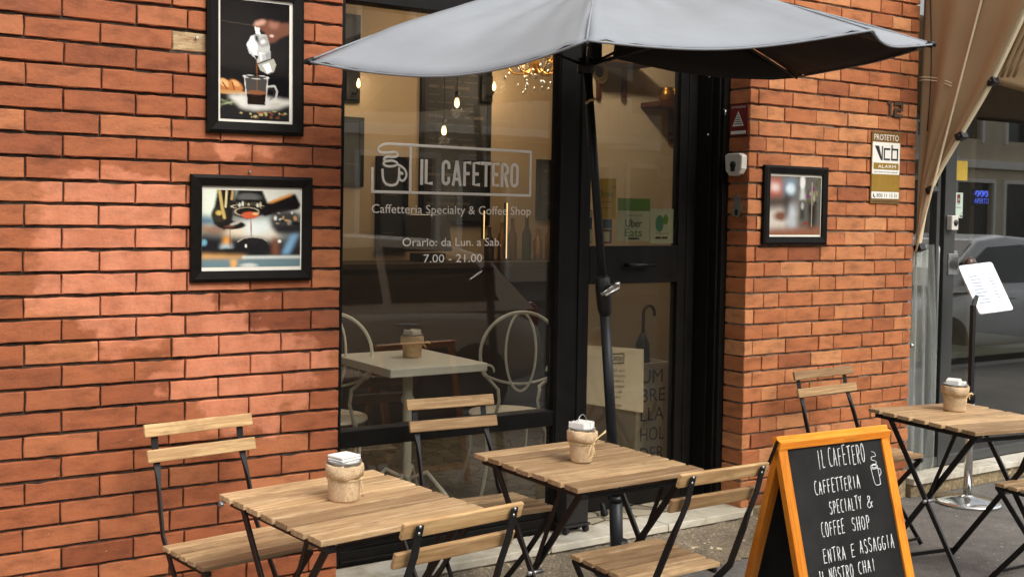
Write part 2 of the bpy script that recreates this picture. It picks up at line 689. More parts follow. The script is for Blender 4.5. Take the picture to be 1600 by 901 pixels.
def asphalt_mat(name, c, c2, sc=1.0):
    m, nt, b = new_mat(name)
    v = coords(nt)
    n1 = noise(nt, v, 160 * sc, 3, .7)
    n2 = noise(nt, v, 2.2, 6, .65)
    n3 = noise(nt, v, 14, 5, .7)
    r1 = ramp(nt, [(.3, tuple(x * .55 for x in c)), (.55, c), (.72, c2)])
    nt.links.new(n1.outputs[0], r1.inputs[0])
    r2_ = ramp(nt, [(.3, (.65, .65, .65)), (.7, (1.2, 1.17, 1.1))])
    nt.links.new(n2.outputs[0], r2_.inputs[0])
    col = mixc(nt, 1.0, r1.outputs[0], r2_.outputs[0], 'MULTIPLY')
    r3 = ramp(nt, [(.38, (.75, .75, .75)), (.6, (1.08, 1.08, 1.08))])
    nt.links.new(n3.outputs[0], r3.inputs[0])
    col = mixc(nt, .8, col, r3.outputs[0], 'MULTIPLY')
    nt.links.new(col, b.inputs["Base Color"])
    n4 = noise(nt, v, 38 * sc, 2, .5)
    r4 = ramp(nt, [(.68, (0, 0, 0)), (.72, (.6, .6, .6))])
    nt.links.new(n4.outputs[0], r4.inputs[0])
    col = mixc(nt, r4.outputs[0], col, tuple(min(1, x * 1.7) for x in c2))
    nt.links.new(col, b.inputs["Base Color"])
    b.inputs["Roughness"].default_value = .85
    bump(nt, b, math_n(nt, 'ADD', n1.outputs[0], n3.outputs[0]), .5, .004)
    return m


def marble_mat(name):
    m, nt, b = new_mat(name)
    v = coords(nt)
    n = noise(nt, coords(nt, (1, 1, 1)), 3.5, 8, .7)
    n.inputs["Distortion"].default_value = 1.5
    rp = ramp(nt, [(.25, lin(150, 140, 122)), (.42, lin(196, 188, 168)), (.56, lin(222, 216, 200)), (.8, lin(232, 228, 214))])
    nt.links.new(n.outputs[0], rp.inputs[0])
    n2 = noise(nt, v, 1.3, 6, .7)
    r2_ = ramp(nt, [(.36, (.74, .70, .62)), (.58, (1, 1, 1))])
    nt.links.new(n2.outputs[0], r2_.inputs[0])
    col = mixc(nt, .8, rp.outputs[0], r2_.outputs[0], 'MULTIPLY')
    nt.links.new(col, b.inputs["Base Color"])
    b.inputs["Roughness"].default_value = .5
    bump(nt, b, noise(nt, v, 60, 4).outputs[0], .1, .001)
    return m


def paving_mat(name, cells=7.0, k=1.0):
    m, nt, b = new_mat(name)
    v = coords(nt)
    vo = N(nt, "ShaderNodeTexVoronoi", feature='DISTANCE_TO_EDGE')
    vo.inputs["Scale"].default_value = cells
    nt.links.new(v.outputs[0], vo.inputs["Vector"])
    vc = N(nt, "ShaderNodeTexVoronoi", feature='F1')
    vc.inputs["Scale"].default_value = cells
    nt.links.new(v.outputs[0], vc.inputs["Vector"])
    sp = N(nt, "ShaderNodeSeparateColor")
    nt.links.new(vc.outputs["Color"], sp.inputs[0])
    rp = ramp(nt, [(0, tuple(k * x for x in lin(150, 138, 116))), (.5, tuple(k * x for x in lin(186, 174, 148))), (1, tuple(k * x for x in lin(208, 198, 174)))])
    nt.links.new(sp.outputs[0], rp.inputs[0])
    e = ramp(nt, [(.02, (1, 1, 1)), (.045, (0, 0, 0))])
    nt.links.new(vo.outputs["Distance"], e.inputs[0])
    n = noise(nt, v, 12, 5)
    col = mixc(nt, .5, rp.outputs[0], ramp_out(nt, n), 'MULTIPLY')
    col = mixc(nt, e.outputs[0], col, tuple(k * x for x in lin(82, 72, 58)))
    nt.links.new(col, b.inputs["Base Color"])
    b.inputs["Roughness"].default_value = .55
    return m


def ramp_out(nt, n):
    r = ramp(nt, [(.35, (.6, .6, .6)), (.65, (1, 1, 1))])
    nt.links.new(n.outputs[0], r.inputs[0])
    return r.outputs[0]


def fabric_mat(name, c, rough=.85, weave=900, trans=0.0):
    m, nt, b = new_mat(name)
    v = coords(nt)
    n = noise(nt, v, 2.3, 5, .6)
    lo = tuple(x * .86 for x in c)
    rp = ramp(nt, [(.35, lo), (.65, c)])
    nt.links.new(n.outputs[0], rp.inputs[0])
    nt.links.new(rp.outputs[0], b.inputs["Base Color"])
    b.inputs["Roughness"].default_value = rough
    b.inputs["Specular IOR Level"].default_value = .15
    nn = noise(nt, v, weave, 2, .5)
    n7 = noise(nt, coords(nt, (1, 1, 1)), 9, 3, .5)
    bump(nt, b, math_n(nt, 'ADD', math_n(nt, 'MULTIPLY', nn.outputs[0], .15), n7.outputs[0]), .25, .006)
    return m


def burlap_mat(name):
    m, nt, b = new_mat(name)
    v = coords(nt)
    w1 = N(nt, "ShaderNodeTexWave", wave_type='BANDS', bands_direction='Z')
    w1.inputs["Scale"].default_value = 150
    w1.inputs["Distortion"].default_value = .4
    w1.inputs["Detail"].default_value = 2
    nt.links.new(v.outputs[0], w1.inputs["Vector"])
    n = noise(nt, v, 300, 2, .5)
    n2 = noise(nt, v, 26, 4, .6)
    s_ = math_n(nt, 'ADD', math_n(nt, 'MULTIPLY', w1.outputs["Fac"], .10), math_n(nt, 'MULTIPLY', n.outputs[0], .90))
    rp = ramp(nt, [(.3, lin(186, 152, 114)), (.5, lin(214, 184, 146)), (.7, lin(236, 212, 176))])
    nt.links.new(s_, rp.inputs[0])
    col = mixc(nt, .6, rp.outputs[0], ramp_out(nt, n2), 'MULTIPLY')
    nt.links.new(col, b.inputs["Base Color"])
    b.inputs["Roughness"].default_value = .95
    b.inputs["Specular IOR Level"].default_value = .1
    bump(nt, b, s_, .5, .002)
    return m


def print_mat(name):
    m, nt, b = new_mat(name)
    at = N(nt, "ShaderNodeAttribute", attribute_name="col")
    nt.links.new(at.outputs["Color"], b.inputs["Base Color"])
    b.inputs["Roughness"].default_value = .08
    b.inputs["Specular IOR Level"].default_value = .4
    return m


M = {}
M['brick'] = brick_mat("red_brick", lin(130, 70, 44), lin(164, 94, 59), lin(188, 118, 77),
                       [(1.12, 1.36, .70, .60, 1.08), (1.50, .98, .58, .42, 1.08), (1.50, 1.76, .34, .16, .75)])
M['brick2'] = brick_mat("red_brick_pier", lin(140, 78, 48), lin(178, 108, 66), lin(206, 142, 94), None)
M['mortar'] = plain("joint_shade_mortar", lin(38, 30, 25), .95, var=.35, scale=24, bmp=.5, c2=lin(92, 78, 64))  # mortar colour darkened to deepen the shade in the raked joints
M['mortar2'] = plain("pale_mortar", lin(66, 53, 43), .95, var=.35, scale=9, bmp=.5, c2=lin(176, 156, 132))
M['black_metal'] = plain("black_metal_frame", (.0075, .0065, .0055), .5, var=.3, scale=14, spec=.15)
M['black_paint'] = plain("black_painted_steel", (.010, .0095, .009), .42, var=.3, scale=40, spec=.35)
M['wood'] = wood_mat("acacia_slats", lin(176, 143, 104), lin(204, 174, 134))
M['wood_back'] = wood_mat("acacia_back_slats", lin(178, 141, 96), lin(204, 170, 122))
M['orange_wood'] = wood_mat("orange_varnished_pine", lin(236, 138, 34), lin(244, 158, 52), (1, 0, 0), .35, .3)
M['orange_wood_v'] = wood_mat("orange_varnished_pine_upright", lin(236, 138, 34), lin(244, 158, 52), (0, 1, 1), .35, .3)
M['blackboard'] = plain("blackboard", (.009, .009, .009), .65, var=.3, scale=7, spec=.2, c2=(.022, .022, .021))
M['chalk'] = plain("chalk", (.80, .80, .78), .95, var=.25, scale=220, bmp=.4)
M['steel'] = plain("zinc_steel", (.55, .55, .54), .35, 1.0, var=.15)
M['chrome'] = plain("chrome", (.72, .72, .70), .12, 1.0, var=.06, bmp=0)
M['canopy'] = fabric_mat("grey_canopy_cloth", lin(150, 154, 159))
M['canopy_in'] = fabric_mat("shaded_canopy_cloth", lin(58, 54, 52))  # underside shade put into a darker cloth colour; flap and strap share it
M['pole'] = plain("anthracite_pole", (.014, .015, .017), .42, var=.2, scale=9, spec=.35)
M['marble'] = marble_mat("worn_marble")
M['concrete'] = asphalt_mat("rough_concrete", lin(128, 116, 98), lin(186, 170, 142), .55)
M['plaster_low'] = asphalt_mat("ochre_plaster", lin(150, 132, 100), lin(190, 172, 136), .3)
M['asphalt'] = asphalt_mat("pavement_asphalt", (.165, .156, .144), (.36, .34, .31))
M['road'] = asphalt_mat("road_asphalt", (.07, .068, .066), (.15, .15, .145))
M['kerb'] = plain("kerb_stone", (.30, .29, .27), .8, var=.25)
M['tiles'] = paving_mat("crazy_paving")
M['int_tiles'] = paving_mat("dark_parquet", 9.0, .30)
M['cafe_wall'] = plain("tan_plaster", lin(176, 154, 122), .9, var=.06, scale=3)
M['door_wall'] = plain("cream_plaster", lin(212, 194, 164), .9, var=.05, scale=3)
M['cafe_dark'] = plain("dark_brown_panel", lin(52, 38, 26), .6, var=.25, scale=6)
M['shelf'] = plain("mahogany_shelf", lin(86, 42, 24), .5, var=.2)
M['board_dark'] = plain("menu_slate", (.012, .011, .010), .7, var=.4)
M['white_iron'] = plain("cream_iron", lin(238, 238, 226), .5, var=.08)
M['white_table'] = plain("cream_tabletop", lin(240, 241, 232), .45, var=.06)
M['burlap'] = burlap_mat("burlap")
M['raffia'] = plain("raffia", lin(214, 190, 140), .9, var=.15, scale=90)
M['paper'] = plain("white_paper", lin(240, 238, 230), .9, var=.03)
M['jar'] = plain("tin_rim", (.45, .46, .46), .3, .8)
M['glass'] = glass_mat("window_glass", (.94, .92, .87), .085, .014)
M['glass2'] = glass_mat("door_glass", (.78, .74, .66), .04, .012)
M['glass3'] = glass_mat("shop_glass", (.60, .60, .56), .21, .015)
M['letters'] = plain("cream_vinyl", lin(250, 243, 230), .6, var=.04)
M['print'] = print_mat("photo_print")
M['mat_white'] = plain("white_mount", lin(236, 230, 216), .8, var=.03)
M['frame_black'] = plain("black_frame_wood", (.007, .0055, .0045), .5, var=.3, spec=.12)
M['tan_awning'] = fabric_mat("tan_awning_cloth", lin(160, 134, 101))
M['cream_metal'] = plain("cream_metal", lin(222, 206, 172), .45, var=.06)
M['white_plastic'] = plain("white_plastic", lin(214, 208, 196), .4, var=.06)
M['red_sign'] = plain("red_sticker", lin(116, 34, 28), .5, var=.1)
M['sign_brown'] = plain("bronze_sign", lin(116, 84, 34), .4, var=.08)
M['sign_white'] = plain("white_sign", lin(236, 232, 220), .45, var=.03)
M['sign_black'] = plain("black_ink", (.012, .012, .012), .5)
M['sign_gold'] = plain("gold_band", lin(150, 116, 40), .35, var=.12)
M['bronze_num'] = plain("dark_bronze", lin(84, 70, 60), .45, .3, var=.2)
M['green'] = plain("sticker_green", lin(98, 150, 58), .5, var=.05)
M['yellow'] = plain("sticker_yellow", lin(206, 172, 58), .5, var=.05)
M['mint'] = plain("sticker_mint", lin(196, 214, 196), .5, var=.04)
M['teal'] = plain("sticker_teal", lin(64, 138, 118), .5, var=.05)
M['blue'] = plain("sticker_blue", lin(48, 78, 120), .5, var=.05)
M['green_ink'] = plain("green_ink", lin(80, 130, 60), .5)
M['bulb'] = emit("warm_bulb", (1.0, .66, .30), 2.2)
M['led'] = emit("warm_tube", (1.0, .66, .28), 1.0)
M['neon'] = emit("blue_neon_reflection", (.10, .16, 1.0), 2.2)
M['gold'] = plain("gilt_metal", lin(190, 140, 60), .3, .9)
M['rim_dark'] = plain('dark_alloy', (.06, .06, .06), .4, .5)
M['knob'] = plain("brown_knob", lin(74, 48, 36), .3, var=.1)
M['tyre'] = plain("tyre_rubber", (.015, .015, .015), .8)
M['car_paint'] = plain("taupe_car_paint", lin(204, 196, 182), .3, .0, var=.03, scale=3, coat=.6, bmp=0)
M['car_white'] = plain("silver_car_paint", lin(206, 208, 208), .3, .1, var=.03, scale=3, coat=.6, bmp=0)
M['car_glass'] = plain("car_window", (.012, .013, .015), .08, var=.1, bmp=0)
M['lamp_glass'] = plain("lamp_lens", (.6, .6, .6), .15)
M['red_lens'] = plain("tail_lens", (.25, .01, .01), .2)
M['facade'] = plain("ochre_facade", lin(208, 192, 164), .9, var=.12, scale=1.2)
M['facade_trim'] = plain("pale_stone_trim", lin(238, 232, 220), .85, var=.06)
M['win_dark'] = plain("dark_window", (.02, .022, .025), .15, var=.2)
M['shutter'] = plain("grey_shutter", lin(86, 88, 84), .6)
M['shop_dark'] = plain("dark_shop_interior", lin(52, 48, 42), .8, var=.2, scale=2)
M['planter'] = plain("black_trolley", (.014, .012, .010), .6, var=.3)
M['cardboard'] = plain("grey_board", lin(150, 138, 118), .8, var=.06)


def pvc_mat():
    m, nt, b = new_mat("clear_pvc")
    nt.nodes.remove(b)
    out = nt.nodes["Material Output"]
    tr = N(nt, "ShaderNodeBsdfTransparent")
    tr.inputs[0].default_value = (.86, .88, .84, 1)
    df = N(nt, "ShaderNodeBsdfTranslucent")
    df.inputs[0].default_value = (.75, .78, .72, 1)
    d2 = N(nt, "ShaderNodeBsdfDiffuse")
    d2.inputs[0].default_value = (.70, .73, .68, 1)
    gl = N(nt, "ShaderNodeBsdfGlossy")
    gl.inputs["Roughness"].default_value = .15
    v = coords(nt, (7, 7, .5))
    n = noise(nt, v, 1.5, 4, .5)
    rp = ramp(nt, [(.3, (.10, .10, .10)), (.7, (.42, .42, .42))])
    nt.links.new(n.outputs[0], rp.inputs[0])
    a = N(nt, "ShaderNodeMixShader")
    nt.links.new(rp.outputs[0], a.inputs[0])
    nt.links.new(tr.outputs[0], a.inputs[1])
    nt.links.new(d2.outputs[0], a.inputs[2])
    c = N(nt, "ShaderNodeMixShader")
    c.inputs[0].default_value = .1
    nt.links.new(a.outputs[0], c.inputs[1])
    nt.links.new(gl.outputs[0], c.inputs[2])
    nt.links.new(c.outputs[0], out.inputs[0])
    return m


M['pvc'] = pvc_mat()

# ------------------------------------------------------------------ ground
def ground_piece(name, x0, x1, y0, y1, z0, z1, mat):
    o = MB().box(x0, x1, y0, y1, z0, z1).build(name, mat)
    return tag(o, kind='structure')


road = MB().add([(-150, -150, -.13), (150, -150, -.13), (150, 150, -.13), (-150, 150, -.13)], [(0, 1, 2, 3)]).build("road", M['road'])
tag(road, kind='structure')
ground_piece("pavement", -20, 30, -2.80, 6.0, -.126, 0.0, M['asphalt'])
ground_piece("kerb", -20, 30, -2.97, -2.802, -.126, .004, M['kerb'])
ground_piece("far_pavement", -30, 90, -16, -11.5, -.126, 0.0, M['asphalt'])

# cement fillet that ramps from the pavement up to the step
mb = MB()
nx = 90
V, F = [], []
prof = [(-.34, .002), (-.26, .010), (-.19, .018), (-.12, .03), (-.075, .044), (-.036, .066)]
for i in range(nx + 1):
    x = 1.86 + (4.42 - 1.86) * i / nx
    for (y, z) in prof:
        V.append((x, y + random.uniform(-.012, .012) * (1 if y < -.05 else .1), max(.003, z + random.uniform(-.005, .005))))
m_ = len(prof)
for i in range(nx):
    for j in range(m_ - 1):
        F.append((i * m_ + j, (i + 1) * m_ + j, (i + 1) * m_ + j + 1, i * m_ + j + 1))
mb.add(V, F, smooth=True)
tag(mb.build("cement_apron", M['concrete']), kind='structure')

mb = MB()
mb.box(1.80, 2.93, -.042, .122, .072, .106)
mb.box(2.935, 3.62, -.044, .122, .073, .105)
mb.box(3.625, 4.19, -.043, .122, .072, .1055)
tag(mb.build("doorstep", M['marble'], bevel=.004), kind='structure')
ground_piece("step_base", 1.80, 4.17, -.03, 3.4, .0, .070, M['concrete'])
ground_piece("threshold_paving", 3.0, 4.4, .1245, .60, .071, .1045, M['tiles'])
ground_piece("cafe_floor", 0.6, 7.0, .602, 3.4, .071, .1035, M['int_tiles'])
ground_piece("cafe_floor", 0.6, 3.0, .17, .601, .0705, .1034, M['int_tiles'])


# ------------------------------------------------------------------ brick walls
ZK0, PITCH = 2.2449, .0773


def one_brick(mb, x0, x1, z0, z1, depth, tone, y0=0.0, chip=.0030):
    w, h = x1 - x0, z1 - z0
    e = .0032
    us = [0, e / w] + [i / 6 for i in range(1, 6)] + [1 - e / w, 1]
    vs_ = [0, e / h, .5, 1 - e / h, 1]
    jy = random.uniform(-.0028, .0028)
    tx, tz = random.uniform(-.0018, .0018), random.uniform(-.0014, .0014)
    V, idx = [], {}
    big = random.random() < .22
    bi = random.randint(1, len(us) - 2)
    for a, u in enumerate(us):
        for c, v in enumerate(vs_):
            edge = a in (0, len(us) - 1) or c in (0, 4)
            y = y0 + jy + tx * (u - .5) + tz * (v - .5) + (e * .8 if edge else 0)
            x, z = x0 + u * w, z0 + v * h
            if edge:
                if c == 0:
                    z += random.uniform(-.4, 1) * chip
                if c == 4:
                    z -= random.uniform(-.4, 1) * chip
                if a == 0:
                    x += random.uniform(-.3, 1) * chip * .7
                if a == len(us) - 1:
                    x -= random.uniform(-.3, 1) * chip * .7
                if big and a == bi and c in (0, 4):
                    z += (.006 if c == 0 else -.006) * random.uniform(.4, 1.2)
                    y += .004
            idx[a, c] = len(V)
            V.append((x, y, z))
    F = []
    A = len(us) - 1
    for a in range(A):
        for c in range(4):
            F.append((idx[a, c], idx[a + 1, c], idx[a + 1, c + 1], idx[a, c + 1]))
    loop = [(a, 0) for a in range(A)] + [(A, c) for c in range(4)] + [(a, 4) for a in range(A, 0, -1)] + [(0, c) for c in range(4, 0, -1)]
    base = {}
    for k in loop:
        p = V[idx[k]]
        base[k] = len(V)
        V.append((p[0], y0 + depth, p[2]))
    for i in range(len(loop)):
        p, q = loop[i], loop[(i + 1) % len(loop)]
        F.append((idx[p], base[p], base[q], idx[q]))
    mb.add(V, F, tone)


def brick_tone():
    r = random.random()
    if r < .05:
        return random.uniform(.05, .2)
    if r > .93:
        return random.uniform(.8, 1.0)
    return min(1, max(0, random.gauss(.52, .15)))


def brick_wall(name, label, x0, x1, k0, k1, jA, jB, depth, mats, broken=None, bottom=None, head=.0022, bed=.0048):
    mb = MB()
    for k in range(k0, k1):
        zt = ZK0 - k * PITCH - bed + random.uniform(-.0008, .0008)
        zb = ZK0 - (k + 1) * PITCH + bed + random.uniform(-.0008, .0008)
        if bottom and zb < bottom:
            zb = bottom
        if zt - zb < .012:
            continue
        js = [x0] + sorted(j + random.uniform(-.004, .004) for j in (jB if k % 2 else jA) if x0 + .03 < j < x1 - .03) + [x1]
        for i in range(len(js) - 1):
            a = js[i] + (head if i else 0)
            b = js[i + 1] - (head if i < len(js) - 2 else 0)
            t = brick_tone()
            y0 = 0.0
            dp = depth
            if broken and k == broken[0] and a < broken[1] < b:
                t, y0, dp = 2.0, .0085, depth - .0085
            one_brick(mb, a, b, zb, zt, dp, t, y0)
    zT, zB = ZK0 - k0 * PITCH, max(bottom or -9, ZK0 - k1 * PITCH)
    mb.box(x0 + .014, x1 - .014, .0135, depth - .002, zB, zT, mi=1)
    o = mb.build(name, mats)
    return tag(o, label, "wall")


jA = [1.907 - .121 - .2475 * i for i in range(2)]
jA = [1.787, 1.539, 1.294, 1.111, .86] + [.86 - .25 * i for i in range(1, 11)]
jB = [1.668, 1.420, 1.238, .986, .737] + [.737 - .25 * i for i in range(1, 10)]
brick_wall("brick_wall", "long red brick wall with salmon scrubbed patches behind the two framed coffee pictures", -1.4, 1.909, -9, 29, jA, jB, .126,
           [M['brick'], M['mortar']], broken=(1, 1.30), bottom=0.0)
pA = [4.148 + d for d in (.125, .245, .49, .735, .98, 1.16)]
pB = [4.148 + d for d in (.06, .30, .545, .665, .90, 1.08, 1.24)]
brick_wall("brick_pier", "orange brick pier with the house number and alarm sign beside the cafe door", 4.148, 5.461, -9, 28, pA, pB, .127,
           [M['brick2'], M['mortar2']], bottom=.106)
mb = MB().box(4.18, 5.44, -.012, .12, 0, .1045)
tag(mb.build("plinth", M['plaster_low'], bevel=.006), "rough ochre cement plinth under the orange brick pier", "plinth")

# body of the building behind and above
mb = MB()
mb.box(-1.4, 1.902, .128, .30, 0, 2.99)
mb.box(4.20, 5.45, .342, .46, .105, 2.99)
mb.box(-1.4, 9.0, .0, .50, 2.992, 7.0)
tag(mb.build("upper_facade", M['facade']), "plain plastered upper wall above the brick and the cafe front", "wall")

# interior shell
mb = MB()
mb.box(.55, 7.0, 3.2, 3.3, .1, 3.0)
mb.box(.50, .55, .31, 3.3, .1, 3.0)
mb.box(.55, 7.0, .51, 3.3, 3.0, 3.05)
mb.box(1.0, 6.9, .352, .5095, 2.9855, 2.9915)
mb.box(6.95, 7.0, .6, 3.2, .1, 3.0)
tag(mb.build("cafe_back_wall", M['cafe_wall']), "tan plaster back wall and ceiling inside the cafe seen through the big window", "wall")
mb = MB().box(3.97, 6.9, 1.10, 1.18, .104, 2.99)
tag(mb.build("partition_wall", M['door_wall']), "tan plaster wall carrying small shelves seen through the door glass", "wall")
mb = MB()
mb.box(2.3, 6.0, 2.55, 2.60, .104, 1.16)
mb.box(2.28, 6.02, 2.50, 2.95, 1.16, 1.20)
tag(mb.build("counter", M['cafe_dark'], bevel=.004), "dark brown bar counter across the back of the cafe", "counter")
mb = MB().box(.6, 2.3, 2.4, 2.6, .104, 1.35)
tag(mb.build("side_cabinet", M['cafe_dark'], bevel=.004), "dark brown cabinet at the left end of the bar counter", "cabinet")

# ------------------------------------------------------------------ cafe window
YF, YG = .128, .160
win = thing("cafe_window", "large black framed cafe window with cream lettering between brick wall and door", "window", (1.905, .16, .106))


def child(mb, name, mat, root, bevel=0.0, seg=2):
    """mesh given in world coordinates, stored relative to an unrotated root"""
    L = root.location
    mb.v = [(p[0] - L[0], p[1] - L[1], p[2] - L[2]) for p in mb.v]
    return mb.build(name, mat, root, bevel, seg)


mb = MB()
mb.box(1.911, 1.988, YF, .20, .107, 2.70)
mb.box(3.068, 3.222, YF, .176, .107, 2.70)
mb.box(3.192, 3.2222, .1765, .335, .107, 2.70)
mb.box(1.9885, 3.0675, YF, .205, 2.373, 2.70)
mb.box(1.9885, 3.0675, YF + .002, .20, .585, .655)
mb.box(1.9885, 3.0675, YF + .001, .205, .107, .168)
mb.box(1.9885, 3.0675, YF + .012, .20, .168, .205)
mb.box(1.9885, 3.0675, YF - .008, YF + .0008, .120, .132)
mb.box(3.075, 3.092, YF - .006, YF - .0002, .12, 2.68)
mb.box(3.195, 3.21, YF - .006, YF - .0002, .12, 2.68)
child(mb, "frame", M['black_metal'], win, .003)
mb = MB().box(1.9886, 3.0674, YG, YG + .006, .6552, 2.3728)
pane = child(mb, "pane", M['glass'], win)
mb = MB().box(1.9886, 3.0674, YG, YG + .006, .2052, .5848)
child(mb, "lower_pane", M['glass'], win)

# lettering on the glass
YL = YG - .0016


def gl(u, v, d):
    return (u, YL - d, v)


def stroke(mb, pts, w, closed=False):
    mb.tube([(u, YL, v) for u, v in pts], w / 2, 6, closed=closed, squash=((0, 1, 0), .16), smooth=False)


def smooth_path(p, n=5):
    out = []
    for i in range(len(p) - 1):
        p0, p1, p2, p3 = p[max(i - 1, 0)], p[i], p[i + 1], p[min(i + 2, len(p) - 1)]
        for k in range(n):
            t = k / n
            out.append(tuple(.5 * ((2 * p1[c]) + (-p0[c] + p2[c]) * t + (2 * p0[c] - 5 * p1[c] + 4 * p2[c] - p3[c]) * t * t + (-p0[c] + 3 * p1[c] - 3 * p2[c] + p3[c]) * t ** 3) for c in (0, 1)))
    out.append(p[-1])
    return out


mb = MB()
stroke(mb, [(2.134, 1.719), (2.135, 1.6195)], .0115)
stroke(mb, [(2.1295, 1.6195), (2.9435, 1.6195)], .0115)
stroke(mb, [(2.938, 1.6195), (2.938, 1.8125)], .0115)
stroke(mb, [(2.9435, 1.8125), (2.222, 1.8165)], .0115)
stroke(mb, smooth_path([(2.222, 1.8165), (2.205, 1.816), (2.182, 1.812), (2.163, 1.800), (2.161, 1.787), (2.175, 1.779), (2.206, 1.780), (2.238, 1.784), (2.252, 1.777), (2.248, 1.767), (2.229, 1.763), (2.200, 1.762), (2.188, 1.754), (2.195, 1.746), (2.222, 1.748)]), .0105)
stroke(mb, smooth_path([(2.195, 1.744), (2.225, 1.748), (2.250, 1.740), (2.243, 1.729), (2.211, 1.724), (2.189, 1.730), (2.187, 1.739), (2.195, 1.744)]), .010)
stroke(mb, smooth_path([(2.181, 1.714), (2.184, 1.676), (2.197, 1.654), (2.223, 1.647), (2.247, 1.653), (2.258, 1.674), (2.260, 1.700), (2.260, 1.722)]), .0105)
stroke(mb, smooth_path([(2.247, 1.735), (2.271, 1.726), (2.290, 1.710), (2.295, 1.688), (2.283, 1.669), (2.266, 1.671), (2.261, 1.688), (2.270, 1.701), (2.278, 1.692)]), .010)
stroke(mb, [(2.315, 1.815), (2.315, 1.6195)], .0115)
child(mb, "logo_outline", M['letters'], win)
mb = MB()


def tall(mb, ch, x0, x1, zb, zt, w=.0145):
    """tall narrow sign-painter capitals"""
    W_, H_ = x1 - x0, zt - zb
    i = w / 2
    a, b, c, d = x0 + i, x1 - i, zb + i, zt - i
    m_ = (c + d) / 2
    r = min(.016, (b - a) / 2)
    top = [(a + r - r * math.cos(R(t)), d - r + r * math.sin(R(t))) for t in range(0, 91, 15)] + [(b - r + r * math.sin(R(t)), d - r + r * math.cos(R(t))) for t in range(0, 91, 15)]
    bot = [(b - r + r * math.cos(R(t)), c + r - r * math.sin(R(t))) for t in range(0, 91, 15)] + [(a + r - r * math.sin(R(t)), c + r - r * math.cos(R(t))) for t in range(0, 91, 15)]
    S_ = {
        'I': [[((a + b) / 2, zb), ((a + b) / 2, zt)]],
        'L': [[(a, zt), (a, c), (x1, c)]],
        'C': [[(b, d - .03)] + top[::-1] + bot[::-1] + [(b, c + .03)]],
        'A': [[(a, zb), ((a + b) / 2, zt)], [((a + b) / 2, zt), (b, zb)], [(a + .008, zb + .028), (b - .008, zb + .028)]],
        'F': [[(a, zb), (a, d), (x1, d)], [(a, m_), (x1 - .007, m_)]],
        'E': [[(x1, d), (a, d), (a, c), (x1, c)], [(a, m_), (x1 - .007, m_)]],
        'T': [[(x0 - .004, d), (x1 + .004, d)], [((a + b) / 2, d), ((a + b) / 2, zb)]],
        'R': [[(a, zb), (a, d)], [(a, d), (b - r, d), (b, d - r), (b, m_ + r), (b - r, m_), (a, m_)], [((a + b) / 2, m_), (b, zb)]],
        'O': [top + bot + [top[0]]],
    }
    for L in S_[ch]:
        stroke(mb, L, w)


xs = 2.366
for ch, wd in zip("IL CAFETERO", [.020, .052, .040, .056, .064, .052, .052, .060, .052, .056, .058]):
    if ch != ' ':
        tall(mb, ch, xs, xs + wd - .012, 1.653, 1.760)
    xs += wd * (2.880 - 2.366) / .562
child(mb, "logo_lettering", M['letters'], win)
mb = MB()
put_text(mb, "Caffetteria Specialty & Coffee Shop", gl, 2.133, 2.943, 1.533, .038)
put_text(mb, "Orario: da Lun. a Sab.", gl, 2.281, 2.785, 1.397, .036)
put_text(mb, "7.00 - 21.00", gl, 2.385, 2.684, 1.328, .036)
child(mb, "opening_hours", M['letters'], win)

# ------------------------------------------------------------------ cafe door
YD = .300
door = thing("cafe_door", "black framed glass cafe door plastered with delivery stickers and a paper notice", "door", (3.39, .3, .106))
mb = MB()
mb.box(3.340, 3.392, YD - .02, YD + .03, .112, 2.47)
mb.box(3.968, 4.084, YD - .02, YD + .03, .112, 2.47)
mb.box(3.3925, 3.9675, YD - .02, YD + .03, 2.385, 2.47)
mb.box(3.3925, 3.9675, YD - .02, YD + .03, 1.207, 1.390)
mb.box(3.3925, 3.9675, YD - .02, YD + .03, .112, .214)
mb.box(4.02, 4.035, YD - .026, YD - .0202, .12, 2.46)
child(mb, "leaf_frame", M['black_metal'], door, .003)
mb = MB().box(3.3926, 3.9674, YD, YD + .006, 1.3902, 2.3848)
child(mb, "pane", M['glass2'], door)
mb = MB().box(3.3926, 3.9674, YD, YD + .006, .2142, 1.2068)
child(mb, "lower_pane", M['glass2'], door)
mb = MB()
mb.tube([(3.62, YD - .022, 1.298), (3.62, YD - .06, 1.298), (3.70, YD - .062, 1.298), (3.775, YD - .06, 1.296)], .009, 8)
child(mb, "handle", M['black_paint'], door)
YS = YD + .0115


def dl(u, v, d):
    return (u, YS - d, v)


def sticker(name, x0, x1, z0, z1, layers, label=None):
    mb = MB().box(x0, x1, YS - .0008, YS, z0, z1)
    mats = [layers[0]]
    for i, (mt, kind, arg) in enumerate(layers[1]):
        mats.append(mt)
        dd = .0016 + .0006 * i
        if kind == 'rect':
            a, b, c, e = arg
            mb.box(a, b, YS - dd - .0004, YS - .0009, c, e, mi=len(mats) - 1)
        elif kind == 'text':
            s_, a, b, c, h = arg
            put_text(mb, s_, dl, a, b, c, h, dd, mi=len(mats) - 1)
        elif kind == 'ell':
            cx, cz, rx, rz = arg
            mb.add([(cx, YS - dd, cz)] + [(cx + rx * math.cos(t * .35), YS - dd, cz + rz * math.sin(t * .35)) for t in range(18)], [(0, j, j % 17 + 1) for j in range(1, 18)], mi=len(mats) - 1)
        elif kind == 'ring':
            cx, cz, r, w = arg
            mb.tube([(cx + r * math.cos(t * math.pi / 12), YS - .001, cz + r * math.sin(t * math.pi / 12)) for t in range(0, 13)], w, 6, mi=len(mats) - 1, squash=((0, 1, 0), .2))
    o = child(mb, name, mats, door)
    if label:
        o["label"] = label
    return o


